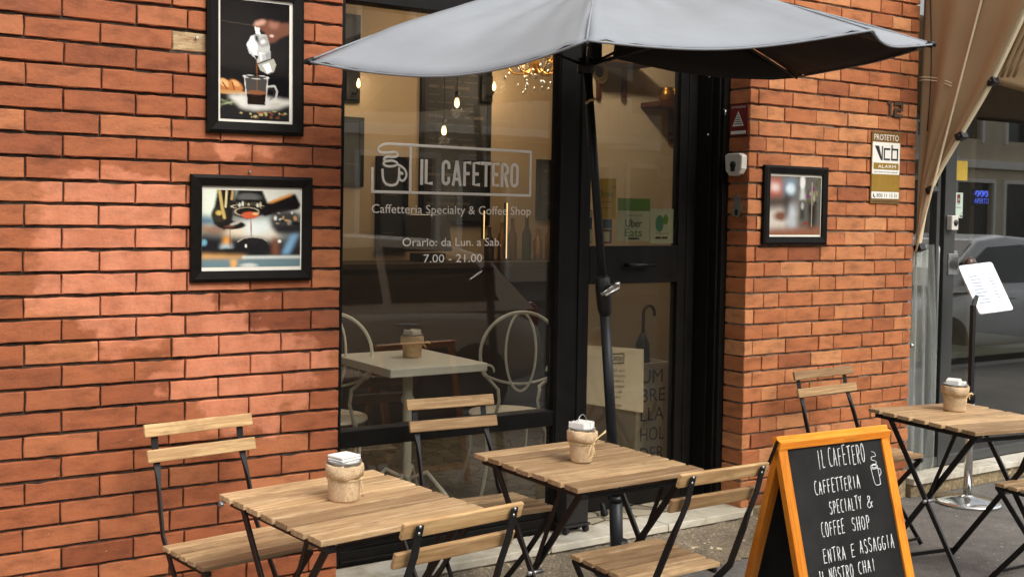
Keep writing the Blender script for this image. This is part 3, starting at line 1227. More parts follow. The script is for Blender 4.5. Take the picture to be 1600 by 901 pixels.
sticker("delivery_sticker", 3.590, 3.800, 1.412, 1.622,
        (M['mint'], [(M['green'], 'rect', (3.590, 3.800, 1.562, 1.622)), (M['mint'], 'ring', (3.695, 1.563, .030, .0035)),
                     (M['sign_black'], 'text', ("CONSEGNIAMO CON", 3.64, 3.75, 1.536, .007)),
                     (M['sign_black'], 'text', ("Uber", 3.640, 3.748, 1.482, .040)), (M['green_ink'], 'text', ("Eats", 3.638, 3.748, 1.436, .040)),
                     (M['sign_black'], 'rect', (3.662, 3.694, 1.421, 1.429)), (M['sign_black'], 'rect', (3.698, 3.728, 1.421, 1.429))]),
        "green and white delivery sticker with a bag handle")
sticker("delivery_sticker", 3.806, 3.962, 1.400, 1.574,
        (M['mint'], [(M['teal'], 'ell', (3.868, 1.500, .028, .042)), (M['green'], 'ell', (3.908, 1.520, .018, .026)),
                     (M['sign_black'], 'text', ("Too Good To Go", 3.84, 3.93, 1.448, .008)),
                     (M['sign_black'], 'rect', (3.842, 3.878, 1.424, 1.434)), (M['sign_black'], 'rect', (3.886, 3.922, 1.424, 1.434))]),
        "pale mint sticker with a teal drop")
sticker("delivery_sticker", 3.440, 3.578, 1.520, 1.715,
        (M['yellow'], [(M['green_ink'], 'text', ("Glovo", 3.452, 3.562, 1.625, .036)), (M['green_ink'], 'ring', (3.567, 1.668, .009, .002)),
                       (M['sign_gold'], 'rect', (3.47, 3.55, 1.600, 1.604)), (M['sign_gold'], 'rect', (3.48, 3.54, 1.570, 1.574))]),
        "yellow delivery sticker behind the parasol pole")
sticker("payment_sticker", 3.465, 3.555, 1.400, 1.518,
        (M['blue'], [(M['mint'], 'rect', (3.472, 3.55, 1.470, 1.474)), (M['red_sign'], 'rect', (3.478, 3.548, 1.402, 1.468)), (M['mint'], 'rect', (3.488, 3.538, 1.410, 1.458))]),
        "blue sticker with a red square below the yellow one")
sticker("payment_sticker", 3.3935, 3.430, 1.405, 1.56,
        (M['blue'], [(M['mint'], 'rect', (3.396, 3.428, 1.410, 1.470)), (M['mint'], 'rect', (3.398, 3.424, 1.525, 1.555))]), "narrow blue and white sticker at the hinge edge")
mb = MB()
nzz = 8
V, F = [], []
for i in range(nzz + 1):
    for j in range(nzz + 1):
        u, v = i / nzz, j / nzz
        x = 3.395 + .392 * u
        z = (.914 - .041 * u) * (1 - v) + (.634 - .079 * u) * v
        V.append((x, YS + .004 - .003 * math.sin(u * 5 + v * 3), z))
for i in range(nzz):
    for j in range(nzz):
        F.append((i * 9 + j, i * 9 + j + 1, i * 9 + j + 10, i * 9 + j + 9))
mb.add(V, F, smooth=True)


def nl(u, v, d):
    return (3.395 + u, YS - .0012 - d, .914 + v - .105 * u)


for a, b, c, e in ((.155, .255, -.030, -.034), (.155, .255, -.076, -.080)):
    mb.obox(nl((a + b) / 2, (c + e) / 2, 0), (b - a, .0006, .0035), mi=1)
for a in (.155, .255):
    mb.obox(nl(a, -.055, 0), (.0035, .0006, .05), mi=1)
put_text(mb, "IL CAFETERO", nl, .163, .247, -.066, .022, mi=1)
for i, (s_, a, b) in enumerate([("BUSTA QUI", .15, .26), ("ORDINI GLOVO", .14, .27), ("ASPETTARE IL", .13, .26), ("VOSTRO TURNO", .13, .26), ("FUORI DAL", .15, .25), ("LOCALE", .165, .24)]):
    put_text(mb, s_, nl, a, b, -.118 - .026 * i, .011, mi=1)
put_text(mb, "GRAZIE", nl, .17, .25, -.290, .011, mi=1)
o = child(mb, "paper_notice", [M['paper'], M['sign_black']], door)

# door surround, hinge jamb and the shutter box on the right
sur = thing("door_surround", "black metal surround and narrow side panel right of the glass door", "door frame", (4.11, .2, .106))
mb = MB()
mb.box(4.112, 4.146, .129, .345, .107, 2.60)
mb.box(4.098, 4.1115, .20, .345, .107, 2.60)
mb.box(4.100, 4.1118, .150, .160, .107, 2.60)
child(mb, "side_panel", M['black_metal'], sur, .003)
mb = MB().box(3.2225, 4.1118, .24, .345, 2.472, 2.70)
child(mb, "header", M['black_metal'], sur, .003)
mb = MB().box(3.2225, 3.3385, .30, .345, .107, 2.4715)
child(mb, "hinge_jamb", M['black_metal'], sur, .003)
mb = MB()
for z in (2.30, 2.24, 1.95):
    mb.ball((4.0975, .22, z), .006, 6)
mb.tube([(4.105, .127, 2.07), (4.10, .112, 2.062), (4.098, .112, 2.04)], .004, 6)
child(mb, "screws", M['steel'], sur)
mb = MB().box(3.2225, 4.145, .13, .2385, 2.52, 2.985)
child(mb, "roller_box", M['black_metal'], sur, .003)
mb = MB().box(1.911, 3.222, .206, .33, 2.52, 2.985)
mb.box(1.911, 3.222, .132, .2055, 2.7005, 2.985)
child(mb, "roller_cover", M['black_metal'], sur, .003)

# black trolley on castors in the doorway
tr = thing("wheeled_box", "black wheeled box standing on the marble doorstep against the window post", "trolley", (3.15, .07, .106))
mb = MB().box(3.085, 3.212, .045, .118, .150, .40)
child(mb, "body", M['planter'], tr, .004)
mb = MB().box(3.075, 3.222, .04, .122, .138, .149)
child(mb, "base_plate", M['planter'], tr, .002)
for (x, y) in ((3.09, .055), (3.205, .055), (3.205, .108)):
    mb = MB()
    mb.tube([(x - .008, y, .123), (x + .008, y, .123)], .0165, 16)
    mb.obox((x, y, .132), (.012, .03, .012))
    child(mb, "castor", M['tyre'], tr)
tr2 = thing("door_stop", "small black castor foot on the paving inside the doorway", "castor", (3.45, .2, .105))
mb = MB().tube([(3.44, .205, .122), (3.46, .205, .122)], .0165, 16)
mb.bar((3.45, .205, .125), (3.45, .225, .16), .014, .02)
child(mb, "wheel", M['tyre'], tr2)

#PART3
# ------------------------------------------------------------------ inside the cafe
def iron_chair(name, label, loc, rz):
    t = thing(name, label, "chair", loc, (0, 0, rz), "cream iron chairs inside the cafe")
    r = .0085
    mb = MB()      # back: outer loop running down into the rear legs
    loop = []
    for a in range(-58, 239, 9):
        loop.append((.205 * math.cos(R(a)), -.20 - .03 * math.sin(R(a)), .745 + .205 * math.sin(R(a))))
    left = [(-.108, -.19, .56), (-.10, -.185, .50), (-.13, -.18, .38)]
    right = [(.108, -.19, .56), (.10, -.185, .50), (.13, -.18, .38)]
    mb.tube(right[::-1] + loop + left, r, 8)
    child_l(mb, "back_hoop", M['white_iron'], t)
    mb = MB()
    mb.tube([(.078 * math.cos(R(a)), -.212, .75 + .195 * math.sin(R(a))) for a in range(0, 360, 12)], .0065, 8, closed=True)
    mb.tube([(x, -.205, .64 - .05 * (1 - (x / .19) ** 2)) for x in [-.19 + .038 * i for i in range(11)]], .0065, 8)
    for s in (-1, 1):
        mb.tube([(s * (.165 + .03 * math.cos(R(a))), -.205, .655 + .03 * math.sin(R(a))) for a in range(-90, 200, 20)], .0055, 8)
    child_l(mb, "back_scroll", M['white_iron'], t)
    mb = MB()
    mb.lathe([(.01, .392), (.19, .394), (.205, .401), (.20, .412), (.01, .418)], 28)
    child_l(mb, "seat", M['white_iron'], t)
    for sx in (-1, 1):
        for sy in (-1, 1):
            mb = MB()
            mb.tube([(sx * .13, sy * .15, .395), (sx * .155, sy * .165, .33), (sx * .150, sy * .165, .20), (sx * .175, sy * .19, .08), (sx * .20, sy * .21, .0)], .0085, 8)
            child_l(mb, "leg", M['white_iron'], t)
    return t


def child_l(mb, name, mat, root, bevel=0.0, seg=2):
    return mb.build(name, mat, root, bevel, seg)


iron_chair("iron_chair", "cream wrought iron chair behind the glass, its whole round back in view", (3.316, .808, .1035), R(-20))
iron_chair("iron_chair", "cream wrought iron chair behind the glass, half hidden by the brick edge", (2.43, 1.12, .1035), R(-25))
t = thing("cafe_table", "square cream pedestal table inside the cafe window carrying a napkin pot", "table", (2.65, .71, .1035))
mb = MB().box(-.262, .262, -.285, .285, .70, .738)
child_l(mb, "tabletop", M['white_table'], t, .004)
mb = MB()
mb.lathe([(.022, .0), (.028, .10), (.022, .14), (.022, .52), (.032, .535), (.032, .55), (.024, .565), (.026, .70)], 20)
child_l(mb, "pedestal", M['white_iron'], t)
for a in (45, 135, 225, 315):
    c, s_ = math.cos(R(a)), math.sin(R(a))
    mb = MB().tube([(.01 * c, .01 * s_, .16), (.10 * c, .10 * s_, .20), (.19 * c, .19 * s_, .10), (.24 * c, .24 * s_, .008)], .011, 8)
    child_l(mb, "foot", M['white_iron'], t)


M['faint_chalk'] = plain('faint_chalk', lin(84, 76, 66), .9, var=.3, scale=30)


def chalkboard(name, label, x0, x1, z0, z1, y, lines):
    t = thing(name, label, "menu board", ((x0 + x1) / 2, y, z0))
    mb = MB()
    for a in ((x0, x0 + .035, z0, z1), (x1 - .035, x1, z0, z1), (x0 + .035, x1 - .035, z0, z0 + .035), (x0 + .035, x1 - .035, z1 - .035, z1)):
        mb.box(a[0], a[1], y - .03, y, a[2], a[3])
    child(mb, "frame", M['frame_black'], t, .003)
    mb = MB().box(x0 + .035, x1 - .035, y - .012, y - .001, z0 + .035, z1 - .035)
    child(mb, "slate", M['board_dark'], t)
    mb = MB()
    for i in range(lines):
        zz = z1 - .10 - i * (z1 - z0 - .14) / lines
        x = x0 + .07
        while x < x1 - .15:
            w = random.uniform(.04, .14)
            if random.random() < .75:
                mb.box(x, x + w, y - .0150, y - .0128, zz, zz + (.022 if i % 4 == 0 else .008))
            x += w + .03
    child(mb, "chalk_lines", M['faint_chalk'], t)
    return t


chalkboard("menu_board", "large black chalkboard menu in the middle of the cafe back wall", 4.22, 4.86, 1.45, 2.80, 3.198, 22)
chalkboard("menu_board", "dark framed board at the far left of the cafe back wall near the brick edge", 3.50, 3.74, 1.72, 2.22, 3.198, 3)
chalkboard("menu_board", "small dark framed picture high on the back wall beside the left lamp", 3.52, 3.70, 2.32, 2.95, 3.198, 0)
chalkboard("menu_board", "black framed board at the right end of the back wall by the window post", 5.32, 5.62, 1.50, 1.98, 3.198, 4)
chalkboard("menu_board", "low dark notice board left of the bar till", 3.85, 4.12, 1.25, 1.95, 3.198, 6)


def lamp_light(name, loc, w, size, parent=None, col=(1.0, .83, .62)):
    d = bpy.data.lights.new(name, 'POINT')
    d.energy = w
    d.color = col
    d.shadow_soft_size = size
    o = bpy.data.objects.new(name, d)
    COL.objects.link(o)
    o.location = loc
    if parent:
        o.parent = parent
    return o


def wall_lamp(label, x, z, y=3.19):
    t = thing("wall_lamp", label, "lamp", (x, y, z), group="wall lamps of the cafe")
    mb = MB()
    mb.box(-.05, .05, -.015, .0, -.10, .10)
    mb.tube([(0, -.015, -.05), (0, -.06, -.07), (0, -.10, -.03)], .008, 8)
    child_l(mb, "bracket", M['black_metal'], t, .003)
    mb = MB().lathe([(.003, -.024), (.012, -.014), (.014, .006), (.009, .03), (.002, .045)], 14, (0, -.10, 0))
    child_l(mb, "bulb", M['bulb'], t)
    lamp_light("lamp_glow", (0, -.18, .0), 1.6, .05, t)
    return t


wall_lamp("wall lamp glowing against the dark framed picture at the left end of the cafe", 3.63, 2.44, 3.165)
wall_lamp("wall lamp lit near the upper right edge of the chalkboard menu", 4.80, 2.50, 3.16)


def pendant(label, x, y, z):
    t = thing("pendant_bulb", label, "lamp", (x, y, 3.0), group="bare pendant bulbs over the counter")
    mb = MB().tube([(0, 0, 0), (0, 0, z + .07 - 3.0)], .003, 6)
    child_l(mb, "cord", M['black_paint'], t)
    mb = MB().lathe([(.015, .03), (.016, .075)], 12, (0, 0, z - 3.0))
    child_l(mb, "socket", M['black_paint'], t)
    mb = MB().lathe([(.003, -.030), (.014, -.022), (.018, -.005), (.014, .018), (.010, .03)], 14, (0, 0, z - 3.0))
    child_l(mb, "bulb", M['bulb'], t)
    lamp_light("lamp_glow", (0, -.02, z - 3.06), 1.3, .04, t)


pendant("bare pendant bulb glowing just under the parasol edge in front of the chalkboard", 3.96, 2.3, 2.27)
pendant("pair pendant bulb, upper one, lit in front of the slate menu", 3.99, 2.5, 2.10)

ch = thing("chandelier", "gilt crystal chandelier glowing under the parasol beside the window post", "chandelier", (4.72, 2.45, 3.0))
mb = MB()
mb.tube([(0, 0, 0), (0, 0, -.28)], .006, 8)
mb.lathe([(.01, -.28), (.03, -.31), (.015, -.36), (.04, -.41), (.012, -.47), (.004, -.50)], 16)
child_l(mb, "stem", M['gold'], ch)
for k in range(6):
    a = R(60 * k + 15)
    c, s_ = math.cos(a), math.sin(a)
    mb = MB().tube([(r_ * c, r_ * s_, z_) for r_, z_ in ((.02, -.42), (.08, -.47), (.16, -.46), (.21, -.40), (.22, -.36), (.19, -.33), (.165, -.36))], .006, 8)
    mb.lathe([(.008, -.372), (.03, -.362), (.028, -.350)], 12, (.22 * c, .22 * s_, 0))
    child_l(mb, "arm", M['gold'], ch)
    mb = MB().lathe([(.006, -.35), (.007, -.30), (.013, -.285), (.012, -.26), (.002, -.235)], 10, (.22 * c, .22 * s_, 0))
    child_l(mb, "candle_bulb", M['bulb'], ch)
cr0 = None
for k in range(34):
    a = random.uniform(0, 6.28)
    r_ = random.choice((.06, .12, .2, .22))
    z_ = random.uniform(-.58, -.42)
    if cr0 is None:
        cr0 = MB().ball((0, 0, 0), .008, 5, sc=(1, 1, 1.8)).build("crystal", M['steel'], ch)
        cr = cr0
    else:
        cr = cr0.copy()
        COL.objects.link(cr)
        cr.parent = ch
    cr.location = (r_ * math.cos(a), r_ * math.sin(a), z_)
lamp_light("chandelier_glow", (0, 0, -.33), 13, .12, ch)

for lb, x, y, z0, z1, ln in (("tall warm light tube on the bottle shelf right of the lettering", 4.62, 2.62, 1.22, 1.62, 0), ("short warm light tube left of the tall one by the bottle shelf", 4.42, 2.62, 1.36, 1.56, 0)):
    t = thing("light_tube", lb, "lamp", (x, y, z0))
    mb = MB().tube([(0, 0, 0), (0, 0, z1 - z0)], .0035, 8)
    child_l(mb, "tube", M['led'], t)
    mb = MB().box(-.012, .012, .007, .02, 0, z1 - z0)
    child_l(mb, "backing", M['black_metal'], t)

t = thing("added_door_lamp", "small round lamp added out of view inside the cafe door to brighten the wall", "lamp", (3.66, .44, 2.985))  # added lamp hidden by the header, brightens the wall behind the door glass
mb = MB().lathe([(.01, 0), (.06, -.005), (.06, -.05), (.052, -.05), (.05, -.01)], 20, cap=False)
child_l(mb, "housing", M['white_plastic'], t)
mb = MB().lathe([(.001, -.02), (.03, -.03), (.036, -.05), (.02, -.07), (.001, -.076)], 16, cap=False)
child_l(mb, "bulb", M['bulb'], t)
lamp_light("lamp_glow", (0, 0, -.12), 20, .05, t, (1.0, .93, .84))

# bottles and goods on the counter
for i in range(9):
    x = 4.55 + .105 * i + random.uniform(-.015, .015)
    h = random.uniform(.22, .32)
    mb = MB().lathe([(.034, 0), (.036, .01), (.036, h * .6), (.014, h * .78), (.013, h), (.015, h + .004)], 14, (0, 0, 0))
    lab = ["dark bottle", "brown bottle", "green tinted bottle"][i % 3]
    o = mb.build("bottle", [M['cafe_dark'], M['gold'], M['sign_brown']][i % 3], loc=(x, 2.72, 1.2))
    tag(o, "bottle standing in the row at the right end of the bar counter", "bottle", "bottles on the bar counter")
t = thing("till", "dark till screen on the bar counter behind the coffee shop lettering", "till", (4.0, 2.7, 1.2))
mb = MB().box(-.10, .10, -.08, .08, 0, .06)
child_l(mb, "base", M['black_paint'], t, .005)
mb = MB().obox((0, 0, .20), (.36, .025, .26), Euler((R(-14), 0, 0)).to_matrix())
child_l(mb, "screen", M['car_glass'], t, .004)


def wall_shelf(label, x0, x1, z, y, brk, hang):
    t = thing("wall_shelf", label, "shelf", ((x0 + x1) / 2, y, z), group="mahogany shelves behind the door glass")
    mb = MB().box(x0, x1, y - .17, y - .001, z, z + .028)
    child(mb, "board", M['shelf'], t, .003)
    for x in brk:
        mb = MB().box(x - .014, x + .014, y - .022, y - .001, z - hang, z - .001)
        child(mb, "bracket", M['shelf'], t, .002)
    return t


wall_shelf("empty mahogany shelf high up behind the door glass near the parasol pole", 4.04, 4.42, 2.395, 1.099, (4.13, 4.32), .19)
wall_shelf("mahogany shelf with the copper cups on it, by the right edge of the door glass", 4.46, 4.86, 2.175, 1.099, (4.70,), .20)
for i, (x, y) in enumerate(((4.56, .99), (4.64, 1.0))):
    mb = MB().lathe([(.03, 0), (.043, .02), (.046, .05), (.034, .075), (.038, .085), (.032, .084)], 18)
    mb.tube([(.04, 0, .06), (.066, 0, .05), (.064, 0, .025), (.042, 0, .02)], .004, 6)
    o = mb.build("copper_cup", M['gold'], loc=(x, y, 2.2035))
    tag(o, ["dark copper cup, the left one on the mahogany shelf", "dark copper cup, the right one on the mahogany shelf"][i], "cup", "copper cups on the shelf")

# umbrella holder with cut out letters, umbrella inside
M['cardboard2'] = plain('pale_metal', lin(226, 222, 208), .5, var=.04)
uh = thing("umbrella_holder", "grey upright umbrella holder lettered UMBRELLA HOLDER behind the lower door glass", "umbrella holder", (4.050, .62, .104))
mb = MB()
mb.box(-.115, .115, -.10, -.09, 0, .66)
mb.box(-.115, -.105, -.0899, .10, 0, .66)
mb.box(.105, .115, -.0899, .10, 0, .66)
mb.box(-.1049, .1049, .09, .10, 0, .66)
child_l(mb, "shell", M['cardboard2'], uh, .003)
mb = MB()


def ul(u, v, d):
    return (u, -.1016, v)


for s_, z, w in (("UM", .555, .15), ("BRE", .455, .17), ("LLA", .355, .165), ("HOL", .250, .17), ("DER", .145, .17)):
    put_text(mb, s_, ul, -.085, -.085 + w, z, .075)
child_l(mb, "lettering", M['sign_black'], uh)
um = thing("folded_umbrella", "dark folded umbrella with a curved wooden handle standing in the holder", "umbrella", (4.075, .63, .11))
mb = MB().lathe([(.008, .0), (.03, .30), (.042, .62), (.035, .74), (.012, .80)], 14, wob=.25)
child_l(mb, "canopy", M['sign_black'], um)
mb = MB().tube([(0, 0, .78), (0, 0, .90)] + [(.04 - .04 * math.cos(R(a)), 0, .90 + .045 * math.sin(R(a))) for a in range(15, 200, 15)], .0085, 8)
child_l(mb, "handle", M['shelf'], um)
o = MB().tube([(4.15, 1.085, 1.30), (4.22, 1.085, 1.262), (4.27, 1.085, 1.235), (4.33, 1.085, 1.25), (4.36, 1.085, 1.275)], .004, 6).build("loose_cable", M['black_paint'])
tag(o, "thin dark cable sagging on the tan wall below the door rail", "cable")


# ------------------------------------------------------------------ framed pictures on the brick
def framed(name, label, x0, x1, z0, z1, fw_, canvas, roll=0.0, mt=(.012, .012, .012, .012)):
    """mt: white mount left, right, bottom, top"""
    cx, cz = (x0 + x1) / 2, (z0 + z1) / 2
    w, h = x1 - x0, z1 - z0
    t = thing(name, label, "picture", (cx, -.001, cz), (0, roll, 0), "framed coffee pictures on the brick")
    mb = MB()
    A, B = w / 2, h / 2
    # four mitred moulding strips
    outer = [(-A, -B), (A, -B), (A, B), (-A, B)]
    inner = [(-A + fw_, -B + fw_), (A - fw_, -B + fw_), (A - fw_, B - fw_), (-A + fw_, B - fw_)]
    mid = [(-A + fw_ * .3, -B + fw_ * .3), (A - fw_ * .3, -B + fw_ * .3), (A - fw_ * .3, B - fw_ * .3), (-A + fw_ * .3, B - fw_ * .3)]
    for i in range(4):
        j = (i + 1) % 4
        V = []
        for (p, y) in ((outer, 0), (outer, -.018), (mid, -.024), (inner, -.019), (inner, 0)):
            for q in (i, j):
                V.append((p[q][0], y, p[q][1]))
        F = [(2 * k, 2 * k + 1, 2 * k + 3, 2 * k + 2) for k in range(4)] + [(8, 9, 1, 0), (0, 2, 4, 6, 8), (9, 7, 5, 3, 1)]
        mb.add(V, F, random.random())
    mb.build("frame", M['frame_black'], t)
    a, b = A - fw_, B - fw_
    mb = MB().box(-a, a, -.009, -.002, -b, b)
    mb.build("mount", M['mat_white'], t)
    pl, pr, pb, pt = -a + mt[0], a - mt[1], -b + mt[2], b - mt[3]
    canvas.grid("print", lambda u, v: (pl + (pr - pl) * u, -.0100, pt - (pt - pb) * v), M['print'], t, 0, 0)
    return t


# moka pot poured into a glass cup
c = Canvas(96, 150, (26, 24, 24))
c.ell(.4, .45, .7, .35, (40, 37, 36), .9)
c.poly([(0, .56), (1, .62), (1, .8), (0, .8)], (22, 21, 22), 4)
c.poly([(0, .82), (1, .80), (1, 1), (0, 1)], (34, 33, 34), 3)
c.line([(0, .19), (1, .225)], .006, (110, 96, 84), .35)
# hand
c.poly([(.47, .205), (.50, .17), (.60, .145), (.72, .155), (.88, .165), (1.0, .155), (1, .25), (.86, .29), (.78, .33), (.70, .345), (.66, .30), (.63, .25), (.56, .235), (.50, .23)], (120, 78, 62), 1)
c.poly([(.47, .205), (.51, .17), (.60, .15), (.66, .16), (.62, .19), (.54, .205)], (206, 158, 138), 1)
c.poly([(.70, .16), (.85, .17), (.80, .22), (.70, .21)], (166, 116, 96), 2)
c.ell(.735, .28, .03, .012, (222, 190, 172), .8)
# moka pot
c.poly([(.49, .215), (.56, .22), (.57, .27), (.50, .275)], (238, 236, 230), 0)
c.poly([(.37, .37), (.44, .295), (.53, .27), (.66, .275), (.71, .37), (.72, .47), (.66, .50), (.53, .52), (.50, .48), (.41, .44)], (196, 196, 190), 0)
c.poly([(.37, .37), (.44, .295), (.50, .285), (.53, .36), (.52, .47), (.44, .43)], (248, 248, 246), 0)
c.poly([(.53, .36), (.56, .31), (.66, .28), (.70, .36), (.60, .38)], (150, 148, 142), 1)
c.poly([(.56, .33), (.63, .31), (.66, .34), (.58, .36)], (232, 231, 228), 1)
c.poly([(.48, .29), (.54, .29), (.55, .345), (.50, .34)], (30, 28, 28), 1)
c.poly([(.55, .43), (.64, .425), (.66, .48), (.58, .50)], (250, 250, 248), 0)
c.poly([(.58, .44), (.72, .41), (.72, .46), (.60, .51)], (120, 116, 110), 1, .6)
c.poly([(.53, .525), (.76, .465), (.80, .52), (.77, .58), (.67, .605), (.57, .575)], (176, 172, 158), 0)
c.poly([(.60, .53), (.70, .505), (.74, .575), (.67, .60)], (244, 244, 240), 0)
c.line([(.53, .525), (.76, .465)], .010, (40, 36, 32))
c.poly([(.49, .45), (.54, .46), (.53, .49), (.50, .48)], (24, 20, 18), 0)
c.line([(.515, .48), (.525, .62), (.525, .75)], .010, (122, 72, 40))
# croissant, board, cloth
c.ell(.05, .725, .14, .055, (186, 112, 58), .3, 18)
c.ell(.06, .70, .08, .03, (232, 178, 116), .5, 25)
c.ell(.22, .72, .11, .045, (196, 124, 66), .3, 30)
c.ell(.22, .70, .06, .02, (226, 170, 112), .5, 30)
c.line([(.04, .70), (.10, .75)], .010, (116, 60, 28))
c.line([(.17, .69), (.20, .75)], .010, (116, 60, 28))
c.ell(.12, .775, .28, .016, (196, 148, 92), .3)
c.poly([(.10, .80), (.35, .785), (.62, .80), (1.0, .815), (1.0, .85), (.8, .895), (.5, .915), (.30, .90)], (222, 218, 206), 2)
c.poly([(.6, .86), (.95, .83), (.8, .885)], (150, 140, 126), 3, .7)
c.line([(.0, .84), (.16, .87)], .02, (118, 124, 92), .8)
c.line([(.02, .88), (.2, .85)], .014, (164, 168, 130), .8)
c.line([(.0, .90), (.12, .83)], .012, (96, 104, 76), .8)
# glass cup
c.poly([(.34, .635), (.68, .635), (.66, .88), (.38, .885)], (120, 112, 104), 1, .35)
c.poly([(.36, .78), (.66, .775), (.645, .865), (.39, .87)], (30, 16, 12), 0)
c.ell(.51, .765, .145, .018, (140, 88, 58), .4)
c.ell(.51, .635, .17, .014, (222, 220, 214), .2, ring=.16)
c.line([(.345, .64), (.385, .88)], .009, (216, 214, 210), .9)
c.line([(.675, .64), (.65, .88)], .009, (216, 214, 210), .9)
c.ell(.515, .885, .13, .012, (214, 210, 204), .3, al=.8)
c.line([(.675, .71), (.78, .70), (.815, .745), (.80, .80), (.735, .845), (.65, .85)], .015, (206, 202, 196), .85)
c.line([(.675, .735), (.75, .725), (.775, .755), (.75, .80), (.70, .825)], .006, (60, 56, 54), .8)
for _ in range(26):
    x, y = random.uniform(.25, .95), random.uniform(.915, .99)
    c.ell(x, y, random.uniform(.008, .035), random.uniform(.004, .012), random.choice([(150, 90, 58), (196, 172, 120), (120, 70, 44), (168, 168, 110)]), .5)
c.noise(.12, 3)
framed("framed_picture", "tall black frame with a photo of a moka pot pouring coffee into a glass cup", 1.358, 1.737, 1.813, 2.347, .042, c, R(-.5), (.010, .014, .010, .010))

# espresso machine
c = Canvas(150, 118, (128, 134, 128))
c.poly([(0, 0), (.2, 0), (.2, .3), (.08, .5), (0, .55)], (228, 234, 214), 3)
c.poly([(.55, 0), (1, 0), (1, .3), (.6, .2)], (224, 222, 208), 4)
c.poly([(0, .33), (.16, .36), (.16, .46), (0, .48)], (86, 122, 140), 4)
c.poly([(0, .45), (.4, .52), (.4, .60), (0, .56)], (150, 112, 88), 4)
c.poly([(.3, .42), (.75, .45), (.78, .68), (.2, .62)], (226, 210, 184), 5)
c.poly([(.4, .40), (.68, .36), (.72, .55), (.45, .62)], (226, 234, 228), 6)
c.poly([(0, .58), (.75, .66), (1, .55), (1, .9), (0, .88)], (30, 28, 32), 5)
c.poly([(.22, .60), (.27, .60), (.28, .78), (.20, .78)], (236, 160, 66), 3)
c.poly([(.19, .70), (.30, .70), (.29, .80), (.19, .80)], (160, 190, 196), 3)
c.poly([(.92, .52), (.99, .55), (.88, .84), (.80, .84)], (124, 168, 200), 3)
c.poly([(.70, .62), (.77, .62), (.78, .86), (.70, .86)], (120, 72, 50), 3)
c.ell(.02, .68, .03, .04, (110, 170, 190), .8)
# metal group
c.poly([(.15, 0), (.32, 0), (.30, .42), (.22, .52), (.12, .45), (.09, .33), (.12, .22)], (34, 30, 26), 1)
c.ell(.17, .32, .075, .10, (52, 48, 38), .4)
c.ell(.165, .30, .03, .03, (210, 176, 92), .7)
c.line([(.17, .02), (.20, .25), (.22, .36)], .018, (206, 176, 104), .9)
c.line([(.24, .02), (.23, .22)], .012, (232, 214, 160), .9)
c.line([(.30, .02), (.29, .12)], .014, (196, 160, 96), .9)
c.ell(.29, .455, .14, .055, (30, 26, 24), .2)
c.ell(.33, .43, .06, .02, (176, 170, 160), .5, -20)
c.ell(.27, .475, .05, .014, (106, 60, 48), .6)
c.poly([(.36, 0), (.60, 0), (.66, .18), (.60, .32), (.45, .38), (.31, .33), (.29, .20)], (34, 32, 30), 1)
c.ell(.46, .09, .12, .05, (96, 96, 92), .6)
c.ell(.47, .17, .155, .05, (22, 20, 18), .3)
for i in range(9):
    c.ell(.34 + .03 * i, .19 + .012 * math.sin(i * 2), .012, .035, random.choice([(214, 212, 200), (150, 176, 186), (80, 70, 58), (196, 180, 140)]), .7)
c.ell(.46, .215, .17, .03, (200, 186, 160), .2, ring=.1)
c.ell(.46, .275, .14, .075, (30, 26, 24), .2)
c.ell(.445, .28, .12, .055, (176, 158, 132), .2, ring=.12)
c.ell(.475, .325, .085, .045, (206, 92, 58), .3)
c.ell(.53, .305, .03, .018, (236, 186, 122), .6)
c.poly([(.56, .28), (.63, .17), (.94, .03), (1.0, .18), (.98, .24), (.62, .34)], (28, 24, 24), 1)
c.poly([(.64, .165), (.78, .085), (.92, .02), (.90, .06), (.70, .16)], (230, 152, 62), 1)
c.poly([(.72, .30), (.86, .26), (.98, .30), (1, .52), (.86, .55), (.70, .50), (.68, .38)], (66, 64, 62), 3)
for i in range(14):
    c.ell(random.uniform(.70, .99), random.uniform(.28, .48), random.uniform(.01, .03), random.uniform(.01, .03), random.choice([(226, 222, 206), (30, 28, 26), (160, 150, 130), (200, 150, 96)]), .8)
c.poly([(.72, .46), (1, .44), (1, .56), (.74, .56)], (38, 36, 38), 3)
c.line([(.483, .34), (.49, .62)], .006, (168, 86, 56))
c.line([(.275, .50), (.28, .74)], .004, (120, 80, 60))
# cup and shelf
c.poly([(.35, .67), (.40, .625), (.50, .60), (.60, .62), (.655, .655), (.66, .74), (.68, .80), (.64, .845), (.36, .845)], (28, 27, 27), 1)
c.line([(.355, .67), (.41, .625), (.50, .607), (.60, .622), (.65, .66)], .006, (186, 176, 158))
c.poly([(.43, .70), (.445, .70), (.445, .745), (.43, .745)], (240, 236, 220), 0)
c.poly([(.14, .76), (.36, .755), (.36, .845), (.12, .845)], (32, 29, 27), 1)
c.poly([(0, .83), (.45, .855), (.45, .90), (0, .90)], (226, 168, 96), 3)
c.poly([(.40, .86), (1, .855), (1, .895), (.40, .895)], (222, 224, 216), 1)
c.poly([(0, .90), (1, .90), (1, 1), (0, 1)], (104, 130, 136), 3)
c.poly([(.28, .90), (.35, .90), (.34, 1), (.29, 1)], (232, 170, 92), 2)
c.ell(.47, .98, .08, .03, (206, 208, 200), .8)
c.ell(.78, .665, .018, .02, (236, 236, 224), .6)
c.noise(.10, 2)
framed("framed_picture", "wide black frame with a close photo of an espresso machine filling a dark cup", 1.303, 1.779, 1.276, 1.662, .040, c, 0.0, (.004, .006, .014, .014))

